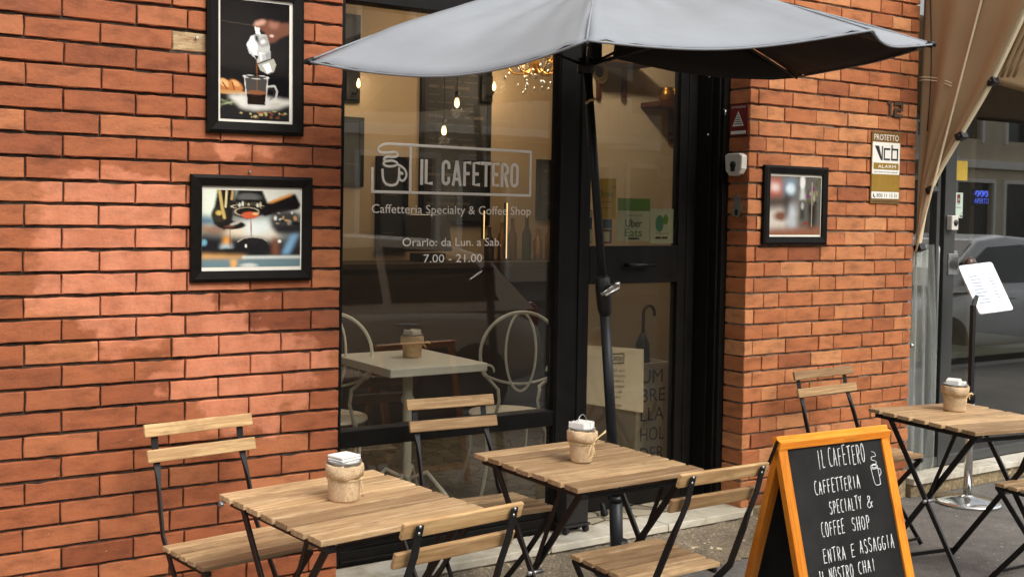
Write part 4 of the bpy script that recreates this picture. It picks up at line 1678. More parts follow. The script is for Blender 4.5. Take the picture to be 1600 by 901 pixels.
# blurred street cafe
c = Canvas(104, 92, (150, 140, 130))
c.poly([(0, 0), (1, 0), (1, .5), (0, .5)], (110, 104, 96), 6)
c.poly([(0, .05), (.22, .05), (.24, .35), (0, .38)], (186, 92, 74), 5)
c.poly([(.02, .12), (.20, .16), (.18, .26), (.02, .24)], (222, 214, 206), 4)
c.poly([(.28, .08), (.5, .05), (.5, .34), (.3, .34)], (126, 152, 170), 6)
c.ell(.40, .22, .08, .09, (208, 222, 226), .9)
c.poly([(0, .38), (.5, .34), (.5, .6), (0, .6)], (74, 60, 52), 6)
c.poly([(0, .58), (.28, .55), (.32, .9), (0, .95)], (206, 196, 182), 6)
c.ell(.22, .68, .12, .08, (120, 78, 60), .9)
c.poly([(.36, .5), (.5, .45), (.52, .9), (.36, .92)], (190, 196, 200), 6)
c.poly([(.30, .30), (.36, .30), (.36, .7), (.30, .7)], (46, 36, 32), 4)
c.poly([(.56, 0), (1, 0), (1, .95), (.56, .95)], (96, 94, 86), 5)
c.ell(.63, .10, .05, .14, (220, 220, 214), .6)
c.poly([(.60, .22), (.67, .22), (.69, .40), (.58, .40)], (196, 196, 190), 2)
c.poly([(.60, .42), (.67, .40), (.68, .72), (.59, .74)], (62, 58, 56), 2)
c.ell(.635, .50, .03, .06, (170, 168, 160), .8)
for i in range(16):
    c.ell(random.uniform(.74, .98), random.uniform(.02, .55), random.uniform(.012, .04), random.uniform(.02, .07), random.choice([(90, 86, 52), (130, 120, 80), (110, 60, 90), (40, 36, 30), (160, 148, 120)]), .8)
c.poly([(.75, .45), (.92, .45), (.90, .92), (.76, .92)], (52, 46, 40), 3)
c.ell(.70, .80, .04, .03, (150, 52, 40), .8)
c.poly([(.0, .9), (1, .86), (1, 1), (0, 1)], (140, 92, 70), 4)
c.line([(.82, .1), (.82, .85)], .008, (206, 200, 180), .6)
c.noise(.25, 4)
framed("framed_picture", "nearly square black frame with a blurred bright street photo on the orange brick pier", 4.242, 4.715, 1.403, 1.797, .040, c, 0.0, (.006, .006, .010, .012))

for nm, lb, x, z in (("wall_bolt", "grey hex bolt in the brick left of the nearest table", 1.431, .467), ("picture_screw", "small steel screw in the brick above the espresso picture", 1.531, 1.677), ("picture_screw", "small steel screw beside the broken pale brick", 1.325, 2.145)):
    mb = MB().tube([(x, .004, z), (x, -.006, z)], .012 if nm == "wall_bolt" else .005, 6, smooth=False)
    if nm == "wall_bolt":
        mb.tube([(x, -.006, z), (x, -.016, z)], .006, 8)
    tag(mb.build(nm, M['steel']), lb, "bolt" if nm == "wall_bolt" else "screw")

# ------------------------------------------------------------------ signs on the pier
sg = thing("alarm_sign", "bronze and white alarm company sign fixed to the pier under the house number", "sign", (5.19, -.004, 1.62))
mb = MB().box(5.070, 5.312, -.008, -.003, 1.620, 2.004)
child(mb, "plate", M['sign_brown'], sg, .001)
mb = MB()
mb.box(5.076, 5.306, -.0096, -.0081, 1.778, 1.948)
mb.box(5.076, 5.306, -.0096, -.0081, 1.648, 1.684)
child(mb, "white_field", M['sign_white'], sg)
mb = MB()
mb.box(5.086, 5.296, -.0112, -.0098, 1.804, 1.838)
mb.box(5.076, 5.306, -.0096, -.0081, 1.6845, 1.7775)
child(mb, "gold_band", M['sign_gold'], sg)


def al(y):
    return lambda u, v, d: (u, y, v)


mb = MB()
put_text(mb, "PROTETTO", al(-.0086), 5.088, 5.294, 1.959, .032)
put_text(mb, "ALARM", al(-.0116), 5.120, 5.27, 1.811, .018)
child(mb, "white_lettering", M['sign_white'], sg)
mb = MB()
mb.add([(5.092, -.0104, 1.928), (5.128, -.0104, 1.928), (5.150, -.0104, 1.868), (5.150, -.0104, 1.928), (5.160, -.0104, 1.928), (5.160, -.0104, 1.852), (5.146, -.0104, 1.852)], [(0, 6, 5, 4, 3, 2, 1)])
for q in ((5.168, 5.222, 1.908, 1.918), (5.168, 5.178, 1.863, 1.9079), (5.168, 5.222, 1.853, 1.8629), (5.232, 5.242, 1.853, 1.936), (5.2421, 5.290, 1.853, 1.863), (5.280, 5.290, 1.8631, 1.908), (5.2421, 5.290, 1.9081, 1.918)):
    mb.box(q[0], q[1], -.0105, -.0098, q[2], q[3])
put_text(mb, "800 11 15 51", al(-.0102), 5.118, 5.290, 1.655, .021)
put_text(mb, "www.vcbalarm.it", al(-.0086), 5.085, 5.297, 1.628, .011)
put_text(mb, "SISTEMI DI ALLARME", al(-.0102), 5.092, 5.290, 1.786, .007)
mb.tube([(5.090, -.0102, 1.672), (5.092, -.0102, 1.66), (5.104, -.0102, 1.655)], .003, 6)
child(mb, "black_lettering", M['sign_black'], sg)

hn = thing("house_number", "dark metal house number 12 high on the orange brick pier", "house number", (5.26, -.01, 2.085))
mb = MB()


def hl(u, v, d):
    return (u, -.006 - d, v)


one = [(5.194, 2.153), (5.194, 2.168), (5.224, 2.168), (5.224, 2.088), (5.208, 2.088), (5.208, 2.153)]
mb.prism(one, hl, .006)
child(mb, "digit", M['bronze_num'], hn, .001)
mb = MB()
two = [(5.250, 2.152), (5.250, 2.168), (5.322, 2.168), (5.322, 2.122), (5.268, 2.122), (5.268, 2.104), (5.322, 2.104), (5.322, 2.088), (5.250, 2.088), (5.250, 2.136), (5.304, 2.136), (5.304, 2.152)]
mb.prism(two, hl, .006)
child(mb, "digit", M['bronze_num'], hn, .001)
mb = MB()
for x, z in ((5.216, 2.16), (5.216, 2.10), (5.262, 2.16), (5.310, 2.097)):
    mb.tube([(x, .01, z), (x, -.0062, z)], .003, 6)
child(mb, "pins", M['bronze_num'], hn)

XR = 4.147


def rl(d0):
    return lambda u, v, d: (XR - d0, .125 - u, v)


ws_ = thing("warning_sign", "small red warning sticker with a white triangle on the door side of the pier", "sign", (XR, .07, 1.94))
mb = MB().box(XR - .003, XR, .012, .122, 1.938, 2.092)
child(mb, "plate", M['red_sign'], ws_)
mb = MB()
mb.add([rl(.0042)(.020, 1.985, 0), rl(.0042)(.092, 1.985, 0), rl(.0042)(.056, 2.060, 0)], [(0, 1, 2)])
mb.box(XR - .0046, XR - .0031, .02, .114, 1.946, 1.962)
put_text(mb, "ATTENZIONE", rl(.0042), .012, .100, 2.074, .009)
child(mb, "white_marks", M['sign_white'], ws_)
mb = MB()
for k in range(5):
    mb.box(XR - .0052, XR - .0044, .125 - .056 - .005 - .005 * k, .125 - .056 + .005 + .005 * k - .001, 2.038 - .011 * k, 2.042 - .011 * k)
child(mb, "dark_marks", M['sign_black'], ws_)

kb = thing("key_switch", "rounded white key switch box on the door side of the pier", "switch", (XR, .065, 1.79))
mb = MB()
out = [(.118, 1.842), (.10, 1.850), (.03, 1.850), (.008, 1.838), (.010, 1.775), (.026, 1.748), (.055, 1.738), (.09, 1.742), (.112, 1.765)]
mb.prism(out, lambda u, v, d: (XR - d, u, v), .040)
child(mb, "housing", M['white_plastic'], kb, .006, 3)
mb = MB()
mb.tube([(XR - .041, .062, 1.795), (XR - .045, .062, 1.795)], .017, 16)
mb.box(XR - .046, XR - .041, .050, .074, 1.762, 1.79)
child(mb, "keyhole", M['sign_black'], kb)
sb = thing("bare_bracket", "small broken pale bracket plate below the key switch", "bracket", (XR, .06, 1.58))
mb = MB()
mb.prism([(.082, 1.640), (.06, 1.650), (.045, 1.628), (.036, 1.57), (.05, 1.535), (.085, 1.545), (.094, 1.57), (.08, 1.585)], lambda u, v, d: (XR - d, u, v), .006)
child(mb, "plate", M['steel'], sb)
mb = MB().box(XR - .008, XR - .0062, .055, .075, 1.545, 1.575)
child(mb, "hole", M['sign_black'], sb)

#PART4
# ------------------------------------------------------------------ neighbouring shop on the right
mb = MB()
mb.box(5.466, 7.2, -.044, .085, .072, .108)
mb.box(7.204, 9.0, -.043, .085, .072, .1075)
tag(mb.build("shop_sill", M['marble'], bevel=.004), "long pale marble sill under the neighbouring shop window", "sill")
mb = MB().box(5.466, 9.0, -.025, .30, 0, .0715)
tag(mb.build("shop_plinth", M['plaster_low'], bevel=.004), "stained ochre plaster plinth under the neighbouring shop window", "plinth")
shop = thing("shop_window", "tall dark glazed shop window with grey frame beside the orange brick pier", "window", (5.9, .1, .108))
mb = MB()
mb.box(5.874, 5.978, .086, .14, .109, 2.99)
mb.box(5.47, 5.505, .088, .14, .109, 2.99)
mb.box(5.5055, 5.8735, .088, .14, .109, .165)
mb.box(5.9785, 9.0, .088, .14, .109, .165)
mb.box(5.80, 5.832, .087, .135, .1655, 2.99)
mb.box(8.9, 9.0, .089, .139, .1655, 2.99)
child(mb, "frame", plain("grey_metal_frame", (.045, .046, .044), .4), shop, .003)
mb = MB().box(5.9785, 8.899, .110, .116, .1652, 2.989)
child(mb, "pane", M['glass3'], shop)
mb = MB().box(5.5055, 5.7995, .110, .116, .1652, 2.989)
child(mb, "narrow_pane", M['glass3'], shop)
mb = MB()
mb.obox((5.917, .066, 1.523), (.062, .036, .085))
child(mb, "lock_box", M['white_plastic'], shop, .006, 3)
mb = MB().tube([(5.920, .0475, 1.523), (5.920, .045, 1.523)], .018, 16)
child(mb, "lock_hole", M['sign_black'], shop)
mb = MB().box(5.915, 6.005, .080, .0855, 1.222, 1.345)
child(mb, "handle_plate", M['steel'], shop, .002)
mb = MB().lathe([(.012, 0), (.012, .02), (.034, .03), (.044, .055), (.036, .078), (.012, .088)], 20)
mb.v = [(6.035 + x, .085 - z, 1.285 + y) for x, y, z in mb.v]
child(mb, "door_knob", M['knob'], shop)
mb = MB().box(5.99, 6.078, .1075, .1095, 1.552, 1.70)
mb.box(6.022, 6.050, .1062, .1074, 1.640, 1.690, mi=1)
put_text(mb, "p", lambda u, v, d: (u, .1058, v), 6.029, 6.043, 1.655, .02)
mb.box(6.026, 6.046, .1062, .1074, 1.632, 1.635, mi=1)
mb.box(6.014, 6.056, .1062, .1074, 1.612, 1.615, mi=2)
mb.box(5.994, 6.012, .1062, .1074, 1.557, 1.566, mi=2)
mb.box(6.056, 6.074, .1062, .1074, 1.557, 1.566, mi=2)
mb.tube([(5.992, .107, 1.585), (6.034, .107, 1.555), (6.076, .107, 1.585)], .0012, 5, mi=1)
child(mb, "payment_sticker", [M['mint'], M['red_sign'], M['sign_black']], shop)
mb = MB().box(5.985, 6.115, .1075, .1095, 1.772, 1.886)
child(mb, "yellow_sticker", M['yellow'], shop)

mb = MB()
mb.box(5.47, 9.0, 2.2, 2.25, .12, 2.99)
mb.box(8.98, 9.0, .15, 2.2, .12, 2.99)
mb.box(5.47, 9.0, .15, 2.2, 2.95, 2.99)
mb.box(5.47, 9.0, .15, 2.2, .109, .118)
mb.box(5.452, 5.469, .15, 2.2, .12, 2.99)
tag(mb.build("shop_interior", M['shop_dark']), "dim grey interior of the neighbouring shop behind its window", "wall")
t = thing("display_table", "low pale display table behind the neighbouring shop window", "table", (6.9, .75, .118))
mb = MB().box(6.05, 7.9, .42, 1.1, .66, .70)
child(mb, "top", M['white_table'], t, .003)
for x in (6.12, 7.83):
    mb = MB().box(x - .03, x + .03, .48, 1.04, .119, .659)
    child(mb, "leg", M['cardboard'], t, .002)
nb = thing("sign_reflection", "small blue glow behind the shop glass imitating the reflection of a sign across the street", "sign", (6.55, .28, 1.69))  # glowing stand-in for the reflection of a sign across the street
mb = MB()
for i in range(3):
    mb.tube([(6.485 + .045 * i + x, .28, 1.70 + z) for x, z in ((0, 0), (.01, .02), (.03, .022), (.036, .0), (.02, -.012))], .0045, 6)
put_text(mb, "APERTO", lambda u, v, d: (u, .28, v), 6.475, 6.625, 1.645, .034)
child(mb, "tubes", M['neon'], nb)
mb = MB().box(6.46, 6.64, .286, .292, 1.635, 1.735)
child(mb, "backing", M['sign_black'], nb)

# wavy clear PVC sheet between pier and shop frame
mb = MB()
V, F = [], []
nu, nv = 34, 30
for i in range(nu + 1):
    for j in range(nv + 1):
        u, v = i / nu, j / nv
        z = .125 + (1.40 - .125) * v
        x = 5.468 + (.235 + .02 * math.sin(v * 4)) * u * (1 - .25 * max(0, v - .6))
        y = .035 + .016 * math.sin(u * 17 + 1.2 * math.sin(v * 3)) + .010 * math.sin(u * 41 + v * 2)
        V.append((x, y, z))
for i in range(nu):
    for j in range(nv):
        F.append((i * (nv + 1) + j, (i + 1) * (nv + 1) + j, (i + 1) * (nv + 1) + j + 1, i * (nv + 1) + j + 1))
mb.add(V, F, smooth=True)
mb.tube([(5.74, .03, .13 + .06 * k) for k in range(22)], .006, 6)
o = mb.build("plastic_curtain", M['pvc'])
tag(o, "hanging clear plastic curtain strip between the brick pier and the shop frame", "curtain")
mb = MB().tube([(5.486, .0, .84), (5.486, .016, .84)], .012, 12)
tag(mb.build("curtain_stud", M['steel']), "small steel stud pinning the plastic curtain next to the brick", "stud")

# tan awning
aw = thing("awning", "tan cloth awning folded beside the pier with cream arm and black clips", "awning", (5.5, 0, 1.36))
rail = [(0.003, 1.383), (-.059, 1.70), (-.218, 1.985), (-.380, 2.258), (-.544, 2.60), (-.70, 2.93)]
pr = [(5.5, y, z) for y, z in rail]
pr2 = [(5.5, .003 - .22 * t - .48 * t * t, 1.383 + 1.55 * t) for t in [i / 12 for i in range(13)]]


def railp(t):
    t = max(0.0, min(.9999, t)) * (len(pr) - 1)
    i = int(t)
    f = t - i
    return tuple(pr[i][k] * (1 - f) + pr[i + 1][k] * f for k in range(3))


def rail_s(t):
    # rounded version of the measured points
    pts = smooth_path([(y, z) for y, z in rail], 8)
    t = max(0.0, min(.9999, t)) * (len(pts) - 1)
    i = int(t)
    f = t - i
    return (5.5, pts[i][0] * (1 - f) + pts[i + 1][0] * f, pts[i][1] * (1 - f) + pts[i + 1][1] * f)


mb = MB()
mb.sweep([rail_s(i / 24) for i in range(25)], [.012] * 25, [.016] * 25, (1, 0, 0))
child(mb, "arm", M['cream_metal'], aw, .003)
for k, zt in enumerate((1.383, 1.70, 1.985, 2.258)):
    tt = min(range(401), key=lambda q: abs(rail_s(q / 400)[2] - zt)) / 400
    p = rail_s(tt)
    mb = MB().obox((p[0] + .004, p[1] - .012, p[2]), (.05, .045, .038), Euler((R(-25), 0, 0)).to_matrix())
    mb.tube([(p[0] - .03, p[1] - .012, p[2]), (p[0] + .04, p[1] - .012, p[2])], .010, 8)
    child(mb, "clip", M['black_paint'], aw, .003)
# side cloth between wall and arm, with soft vertical folds
mb = MB()
V, F = [], []
nu, nv = 26, 44
for j in range(nv + 1):
    v = j / nv
    p = rail_s(v)
    z0 = p[2]
    for i in range(nu + 1):
        u = i / nu
        y = -.002 + (p[1] - .004 + .002) * u
        amp = .013 * min(1, abs(p[1]) * 4)
        x = 5.482 + amp * math.sin(u * 9 + v * 2.0) + amp * .6 * math.sin(u * 21 - v * 3) - .012 * math.sin(math.pi * u) * v
        z = z0 + (1 - u) * .02 * math.sin(v * 6) - (1 - u) * .10 * (1 - v)
        V.append((x, y, z))
for j in range(nv):
    for i in range(nu):
        a = j * (nu + 1) + i
        F.append((a, a + 1, a + nu + 2, a + nu + 1))
mb.add(V, F, smooth=True)
side = child(mb, "side_cloth", M['tan_awning'], aw)
sm = side.modifiers.new("solid", 'SOLIDIFY')
sm.thickness = .003
mb = MB()
mb.tube([(5.468, -.010 - .40 * t, 1.36 + 1.60 * t) for t in [i / 20 for i in range(21)]], .006, 6)
child(mb, "cloth_piping", M['cream_metal'], aw)
mb = MB()
mb.tube([(5.472, -.055 - .012 * math.sin(t * 5), 2.02 + 1.0 * t) for t in [i / 14 for i in range(15)]], .0028, 6)
child(mb, "cord", M['black_paint'], aw)
mb = MB()
for dz in (0, .016):
    mb.tube([(5.4655 - .006 * math.sin(t * 9), -.004 - .19 * t, 2.30 + dz - .05 * t * t) for t in [i / 12 for i in range(13)]], .0022, 5)
child(mb, "seam", M['cream_metal'], aw)
# front cloth, rolled folds running along the street
mb = MB()
V, F = [], []
for i in range(31):
    x = 5.505 + 3.6 * i / 30
    for j in range(21):
        v = j / 20
        zb = 2.262 - .20 * min(1, (x - 5.505) / .5) * .25
        z = zb + (2.95 - zb) * v
        y = -.385 - .33 * v + .02 * math.sin(v * 8 + x * 1.3) + .012 * math.sin(x * 7)
        V.append((x, y, z))
for i in range(30):
    for j in range(20):
        a = i * 21 + j
        F.append((a, a + 21, a + 22, a + 1))
mb.add(V, F, smooth=True)
fc = child(mb, "front_cloth", M['tan_awning'], aw)
sm = fc.modifiers.new("solid", 'SOLIDIFY')
sm.thickness = .004
mb = MB()
for k in range(4):
    mb.tube([(5.52 + .02 * k, -.395 - .30 * t - .02 * k, 2.28 + .66 * t) for t in [i / 10 for i in range(11)]], [.008 + .022 * (i / 10) for i in range(11)], 8)
child(mb, "rolled_folds", M['tan_awning'], aw)

# menu stand
ms = thing("menu_stand", "chrome menu stand with a tilted white menu holder in front of the shop window", "menu stand", (5.65, -.235, 0))
mb = MB().lathe([(.02, .0), (.165, .0), (.168, .012), (.160, .020), (.05, .034), (.022, .045), (.02, .05)], 40)
child_l(mb, "base", M['chrome'], ms)
mb = MB().tube([(0, 0, .04), (0, 0, .55)], .021, 16)
child_l(mb, "pole", M['chrome'], ms)
mb = MB()
mb.tube([(0, 0, .55), (.0, .0, .60)], .026, 16)
mb.box(-.014, .014, -.010, .010, .60, 1.08)
child_l(mb, "upper_pole", M['black_paint'], ms, .002)
rm = Euler((0, 0, -.375)).to_matrix() @ Matrix.Rotation(-.492, 3, 'X') @ Matrix.Rotation(-.126, 3, 'Y')
pc = Vector((5.854, -.18, 1.167)) - Vector((5.65, -.235, 0))
pc2 = pc
mb = MB()
ol = []
for cx_, cy_, a0 in ((.095, .133, 0), (-.095, .133, 90), (-.095, -.133, 180), (.095, -.133, 270)):
    ol += [(cx_ + .015 * math.cos(R(a0 + q)), cy_ + .015 * math.sin(R(a0 + q))) for q in (0, 30, 60, 90)]
mb.prism(ol, lambda u, v, d: tuple(pc2 + rm @ Vector((u, d, v))), .012)
child_l(mb, "menu_holder", plain("white_menu_panel", lin(222, 223, 224), .25, var=.03, coat=.5), ms, .002)
mb = MB()
mb.obox(pc2 + rm @ Vector((0, -.002, .125)), (.18, .006, .006), rm)
child_l(mb, "clip_line", M['jar'], ms)
mb = MB()
for i in range(9):
    mb.obox(pc2 + rm @ Vector((-.045 + .006 * (i % 2), -.0012, .075 - .020 * i)), (.045 + .012 * (i % 3), .0024, .006), rm)
    mb.obox(pc2 + rm @ Vector((.055, -.0012, .075 - .020 * i)), (.022, .0024, .005), rm)
child_l(mb, "faint_print", plain("pale_blue_ink", lin(150, 162, 190), .5), ms)
mb = MB()
mb.bar((0, .0, 1.06), tuple(pc2 + rm @ Vector((-.05, .02, -.02))), .02, .012)
child_l(mb, "bracket", M['black_paint'], ms)

# ------------------------------------------------------------------ folding furniture
def make_table(label, loc, rot):
    t = thing("folding_table", label, "table", loc, rot, "slatted folding tables on the pavement")
    mb = MB()
    for k in range(7):
        y = -.275 + (.55 - .0640) / 6 * k - .0025
        tn = random.random()
        mb.obox((random.uniform(-.002, .002), y + .0345, .6915 + random.uniform(-.0008, .0008)), (.55, .0635, .0165), Euler((random.uniform(-.022, .022), random.uniform(-.003, .003), 0)).to_matrix(), tn)
    mb.build("tabletop", M['wood'], t, .002, 2)
    for s in (-1, 1):
        mb = MB()
        mb.box(s * .235 - .013, s * .235 + .013, -.262, .262, .661, .6806)
        mb.build("rail", M['black_paint'], t, .002)
        for a, (y0, y1, xx) in enumerate(((.175, -.262, .250), (-.232, .262, .222))):
            mb = MB()
            mb.bar((s * xx, y0, .672), (s * xx, y1, .004), .009, .022, (1, 0, 0))
            mb.build("leg", M['black_paint'], t, .0015)
        mb = MB().bar((s * .236, -.15, .668), (s * .236, -.035, .40), .006, .014)
        mb.build("strut", M['black_paint'], t)
        mb = MB().tube([(s * .206, -.027, .362), (s * .266, -.027, .362)], .008, 8)
        mb.build("pivot", M['steel'], t)
    for (xx, y, z) in ((.250, -.255, .03), (.222, .255, .03), (.222, -.22, .652)):
        mb = MB().bar((-xx, y, z), (xx, y, z), .016, .008, (0, 0, 1))
        mb.build("crossbar", M['black_paint'], t)
    return t


make_table("slatted wooden folding table nearest the camera in front of the long brick wall", (1.4456, -.9737, .008), (0, 0, .1062))
make_table("slatted wooden folding table in front of the cafe door beside the parasol pole", (2.4194, -.8574, -.002), (0, 0, .0165))
make_table("slatted wooden folding table behind the chalkboard sign by the brick pier", (4.425, -.972, .004), (0, 0, -.166))


def make_chair(label, x, y, a, z, r_, t_):
    t = thing("folding_chair", label, "chair", (x, y, z), (t_, r_, a - math.pi / 2), "slatted folding chairs on the pavement")
    mb = MB()
    for k in range(5):
        y0 = -.097 + (.273 - .048) / 4 * k
        mb.obox((0, y0 + .0232, .4170 + random.uniform(-.0007, .0007)), (.412, .0430, .0150), Euler((random.uniform(-.025, .025), 0, 0)).to_matrix(), random.random())
    mb.build("seat", M['wood'], t, .002, 2)
    for (zt, yt) in ((.792, -.249), (.711, -.224)):
        mb = MB()
        sl = .25
        ang = math.atan(sl)
        rr = Euler((ang, 0, 0)).to_matrix()
        mb.obox((0, yt + sl * .021 + .006, zt - .021), (.412, .013, .043), rr, random.random())
        mb.build("back_slat", M['wood_back'], t, .0035, 2)
    mr = MB()
    for s in (-1, 1):
        mb = MB()
        pts = [(s * .163, -.2515, .785), (s * .163, -.236, .700), (s * .164, -.221, .655), (s * .166, -.208, .62), (s * .170, -.194, .575), (s * .176, -.150, .44), (s * .178, .04, .20), (s * .18, .19, .003 - z)]
        pts = [(p[0], p[1] - .004, p[2]) for p in pts]
        aa = [.0125, .0125, .0125, .008, .004, .004, .004, .004]
        bb = [.0022, .0022, .0022, .006, .0105, .0105, .0105, .0105]
        mb.sweep(pts, aa, bb)
        mb.build("back_leg", M['black_paint'], t, .001, 1)
        mb = MB()
        mb.sweep([(s * .192, .165, .400), (s * .192, .0, .20), (s * .192, -.215, .003 - z)], [.004] * 3, [.0105] * 3)
        mb.build("front_leg", M['black_paint'], t, .001, 1)
        mb = MB()
        mb.box(s * .186 - .008, s * .186 + .008, -.095, .178, .392, .4086)
        mb.build("seat_rail", M['black_paint'], t, .002)
        for zc in (.782, .765, .700, .683):
            yy = -.249 + .25 * (.792 - zc)
            mr.tube([(s * .163, yy + .003 - .010, zc), (s * .163, yy - .0125, zc)], .0042, 8)
    mr.build("rivets", M['steel'], t)
    for (y, zc) in ((.178, .03 - z), (-.20, .03 - z)):
        mb = MB().bar((-.178, y, zc), (.178, y, zc), .012, .006, (0, 0, 1))
        mb.build("crossbar", M['black_paint'], t)
    return t


make_chair("slatted folding chair against the long brick wall at the far left", 1.3143, -.415, -1.4285, .0294, -.0065, .0084)
make_chair("slatted folding chair with its back to the cafe window, between the first two tables", 2.3304, -.39, -1.5628, .0252, -.0172, .026)
make_chair("slatted folding chair with its back to the orange brick pier, behind the chalkboard sign", 4.5443, -.393, -1.6165, .0, .0259, -.005)
make_chair("slatted folding chair seen from behind at the bottom edge in front of the nearest table", 1.4678, -1.1619, 1.7227, -.0, .026, .0488)
make_chair("slatted folding chair seen from behind between the middle table and the chalkboard sign", 2.4547, -1.1229, 1.6499, -.0, .0307, .0464)
make_chair("slatted folding chair cut by the right edge of the picture in front of the shop", 4.70, -1.225, 1.52, 0, 0, .02)


# ------------------------------------------------------------------ burlap pots with napkins
def make_pot(label, nlabel, x, y, z, kind):
    t = thing("burlap_pot", label, "pot", (x, y, z), (0, 0, random.uniform(0, 6)), "burlap wrapped napkin pots on the tables")
    rb, rt_, h = .045, .050, .104
    if kind == 1:
        rb, rt_, h = .036, .046, .108
    if kind == 2:
        rb, rt_, h = .044, .050, .108
    mb = MB()
    n = 40
    prof = [(rb * .2, .0005), (rb * .96, 0), (rb, .006), (rb + (rt_ - rb) * .5, h * .5), (rt_, h - .012)]
    V0 = len(mb.v)
    mb.lathe(prof, n, cap=False)
    V, F = [], []
    for i, (r_, z_) in enumerate([(rt_ - .001, h - .036), (rt_ + .0045, h - .035), (rt_ + .0060, h - .018), (rt_ + .0052, h - .003), (rt_ + .001, h + .001), (rt_ - .004, h - .004)]):
        for k in range(n):
            a = 2 * math.pi * k / n
            q = r_ + .0016 * math.sin(3 * a + i) + .001 * math.sin(7 * a + x * 9) + random.uniform(-.0006, .0006)
            V.append((q * math.cos(a), q * math.sin(a), z_ + (.003 * math.sin(2 * a + x) + .0018 * math.sin(9 * a) + random.uniform(-.0012, .0012)) * (1 if i < 3 else .5)))
    for i in range(5):
        for k in range(n):
            F.append((i * n + k, i * n + (k + 1) % n, i * n + n + (k + 1) % n, i * n + n + k))
    mb.add(V, F, smooth=True)
    mb.build("burlap_wrap", M['burlap'], t)
    mb = MB()
    mb.lathe([(rt_ - .004, h - .03), (rt_ - .003, h + .006), (rt_ + .001, h + .009), (rt_ - .004, h + .010), (rt_ - .006, h + .004), (rt_ - .007, h - .03)], 32, cap=False)
    mb.lathe([(.001, h - .034), (rt_ - .0065, h - .033)], 20, cap=False)
    mb.build("tin", M['jar'], t)
    mb = MB()
    rz = rb + (rt_ - rb) * .62
    for q in range(2):
        mb.tube([((rz + .0022) * math.cos(R(a)), (rz + .0022) * math.sin(R(a)), h * .60 + .003 * q + .001 * math.sin(a)) for a in range(0, 360, 12)], .0013, 5, closed=True)
    mb.build("twine", M['raffia'], t)
    # bow
    mb = MB()
    rzz = t.rotation_euler.z
    if kind == 0:
        a0 = R(-55)
    elif kind == 1:
        a0 = R(-75)
    elif kind == 2:
        a0 = R(-45)
    else:
        a0 = R(-40)
    a0 -= rzz
    ox, oy = math.cos(a0), math.sin(a0)
    tx, ty = -oy, ox
    zk = h * .62

    def bp(o, s, dz):
        return ((rz + .004 + o) * ox + s * tx, (rz + .004 + o) * oy + s * ty, zk + dz)
    mb.ball(bp(.002, 0, 0), .0045, 6)
    if kind == 0:
        for k in range(6):
            s = random.uniform(-.007, .007)
            mb.tube([bp(.001, 0, 0), bp(.006, s * .6, -.02), bp(.005, s, -.042), bp(.003 + random.uniform(0, .004), s * 1.2, -.05 + random.uniform(-.003, .004))], .0011, 5)
    elif kind == 1:
        for k in range(4):
            s = .0012 * k
            mb.tube([bp(0, 0, 0), bp(.006, -.02, -.006 + s), bp(.006, -.036, -.030 + s), bp(.005, -.028, -.046), bp(.006, -.01, -.040 + s), bp(.004, .0, -.02)], .0012, 5)
            mb.tube([bp(0, 0, 0), bp(.004, .014, .014 + s), bp(.010, .034, .026 + s), bp(.018, .048, .036 + 2 * s)], .0012, 5)
            mb.tube([bp(0, 0, 0), bp(.006, -.004 + s, -.02), bp(.006, .000 + s * 2, -.040)], .0012, 5)
    else:
        for k in range(5):
            s = .0015 * k
            mb.tube([bp(0, 0, 0), bp(.008, .012, .004 + s), bp(.020, .03, .005 + s), bp(.03, .044, -.002 + s)], .0014, 5)
            mb.tube([bp(0, 0, 0), bp(.008, .012, -.006 - s), bp(.012, .022, -.014 - s)], .0014, 5)
            mb.tube([bp(0, 0, 0), bp(.006, -.014, .004), bp(.006, -.022, .002)], .0012, 5)
    mb.build("bow", M['raffia'], t)
    if kind == 1:
        mb = MB().tube([(.030 * math.cos(R(a)), .0, h + .012 + .040 * math.sin(R(a))) for a in range(-10, 191, 12)], .0012, 6)
        o = mb.build("wire_handle", M['steel'], t)
        o.rotation_euler = (0, 0, -rzz + .3)
    # napkins
    mb = MB()
    if kind == 0:
        for k in range(6):
            mb.obox((random.uniform(-.002, .002), random.uniform(-.002, .002), h - .018 + .008 * k), (.074, .062, .0072), Euler((random.uniform(-.03, .03), random.uniform(-.03, .03), .2 + random.uniform(-.06, .06))).to_matrix())
    elif kind == 1:
        for k in range(9):
            mb.obox((-.030 + .0075 * k, .002, h - .002 + random.uniform(0, .006)), (.0068, .060, .050), Euler((0, random.uniform(-.08, .08), random.uniform(-.05, .05))).to_matrix())
    elif kind == 2:
        for k in range(5):
            mb.obox((-.024 + .009 * k, .006, h + random.uniform(.0, .008)), (.0085, .052, .050), Euler((0, .05, .1)).to_matrix())
        for k in range(3):
            mb.obox((.024 + .008 * k, -.010, h - .008 + random.uniform(0, .004)), (.0075, .045, .046), Euler((0, .12, -.1)).to_matrix())
    else:
        for k in range(7):
            mb.obox((-.026 + .0085 * k, 0, h + .002 + .004 * math.cos(k)), (.0078, .060, .046), Euler((0, .03 * k - .09, 0)).to_matrix())
    o = mb.build("napkins", M['paper'], None, .0025, 2, (x, y, z), (0, 0, .3 if kind else .1))
    tag(o, nlabel, "napkins", "folded white napkins in the burlap pots")
    return t


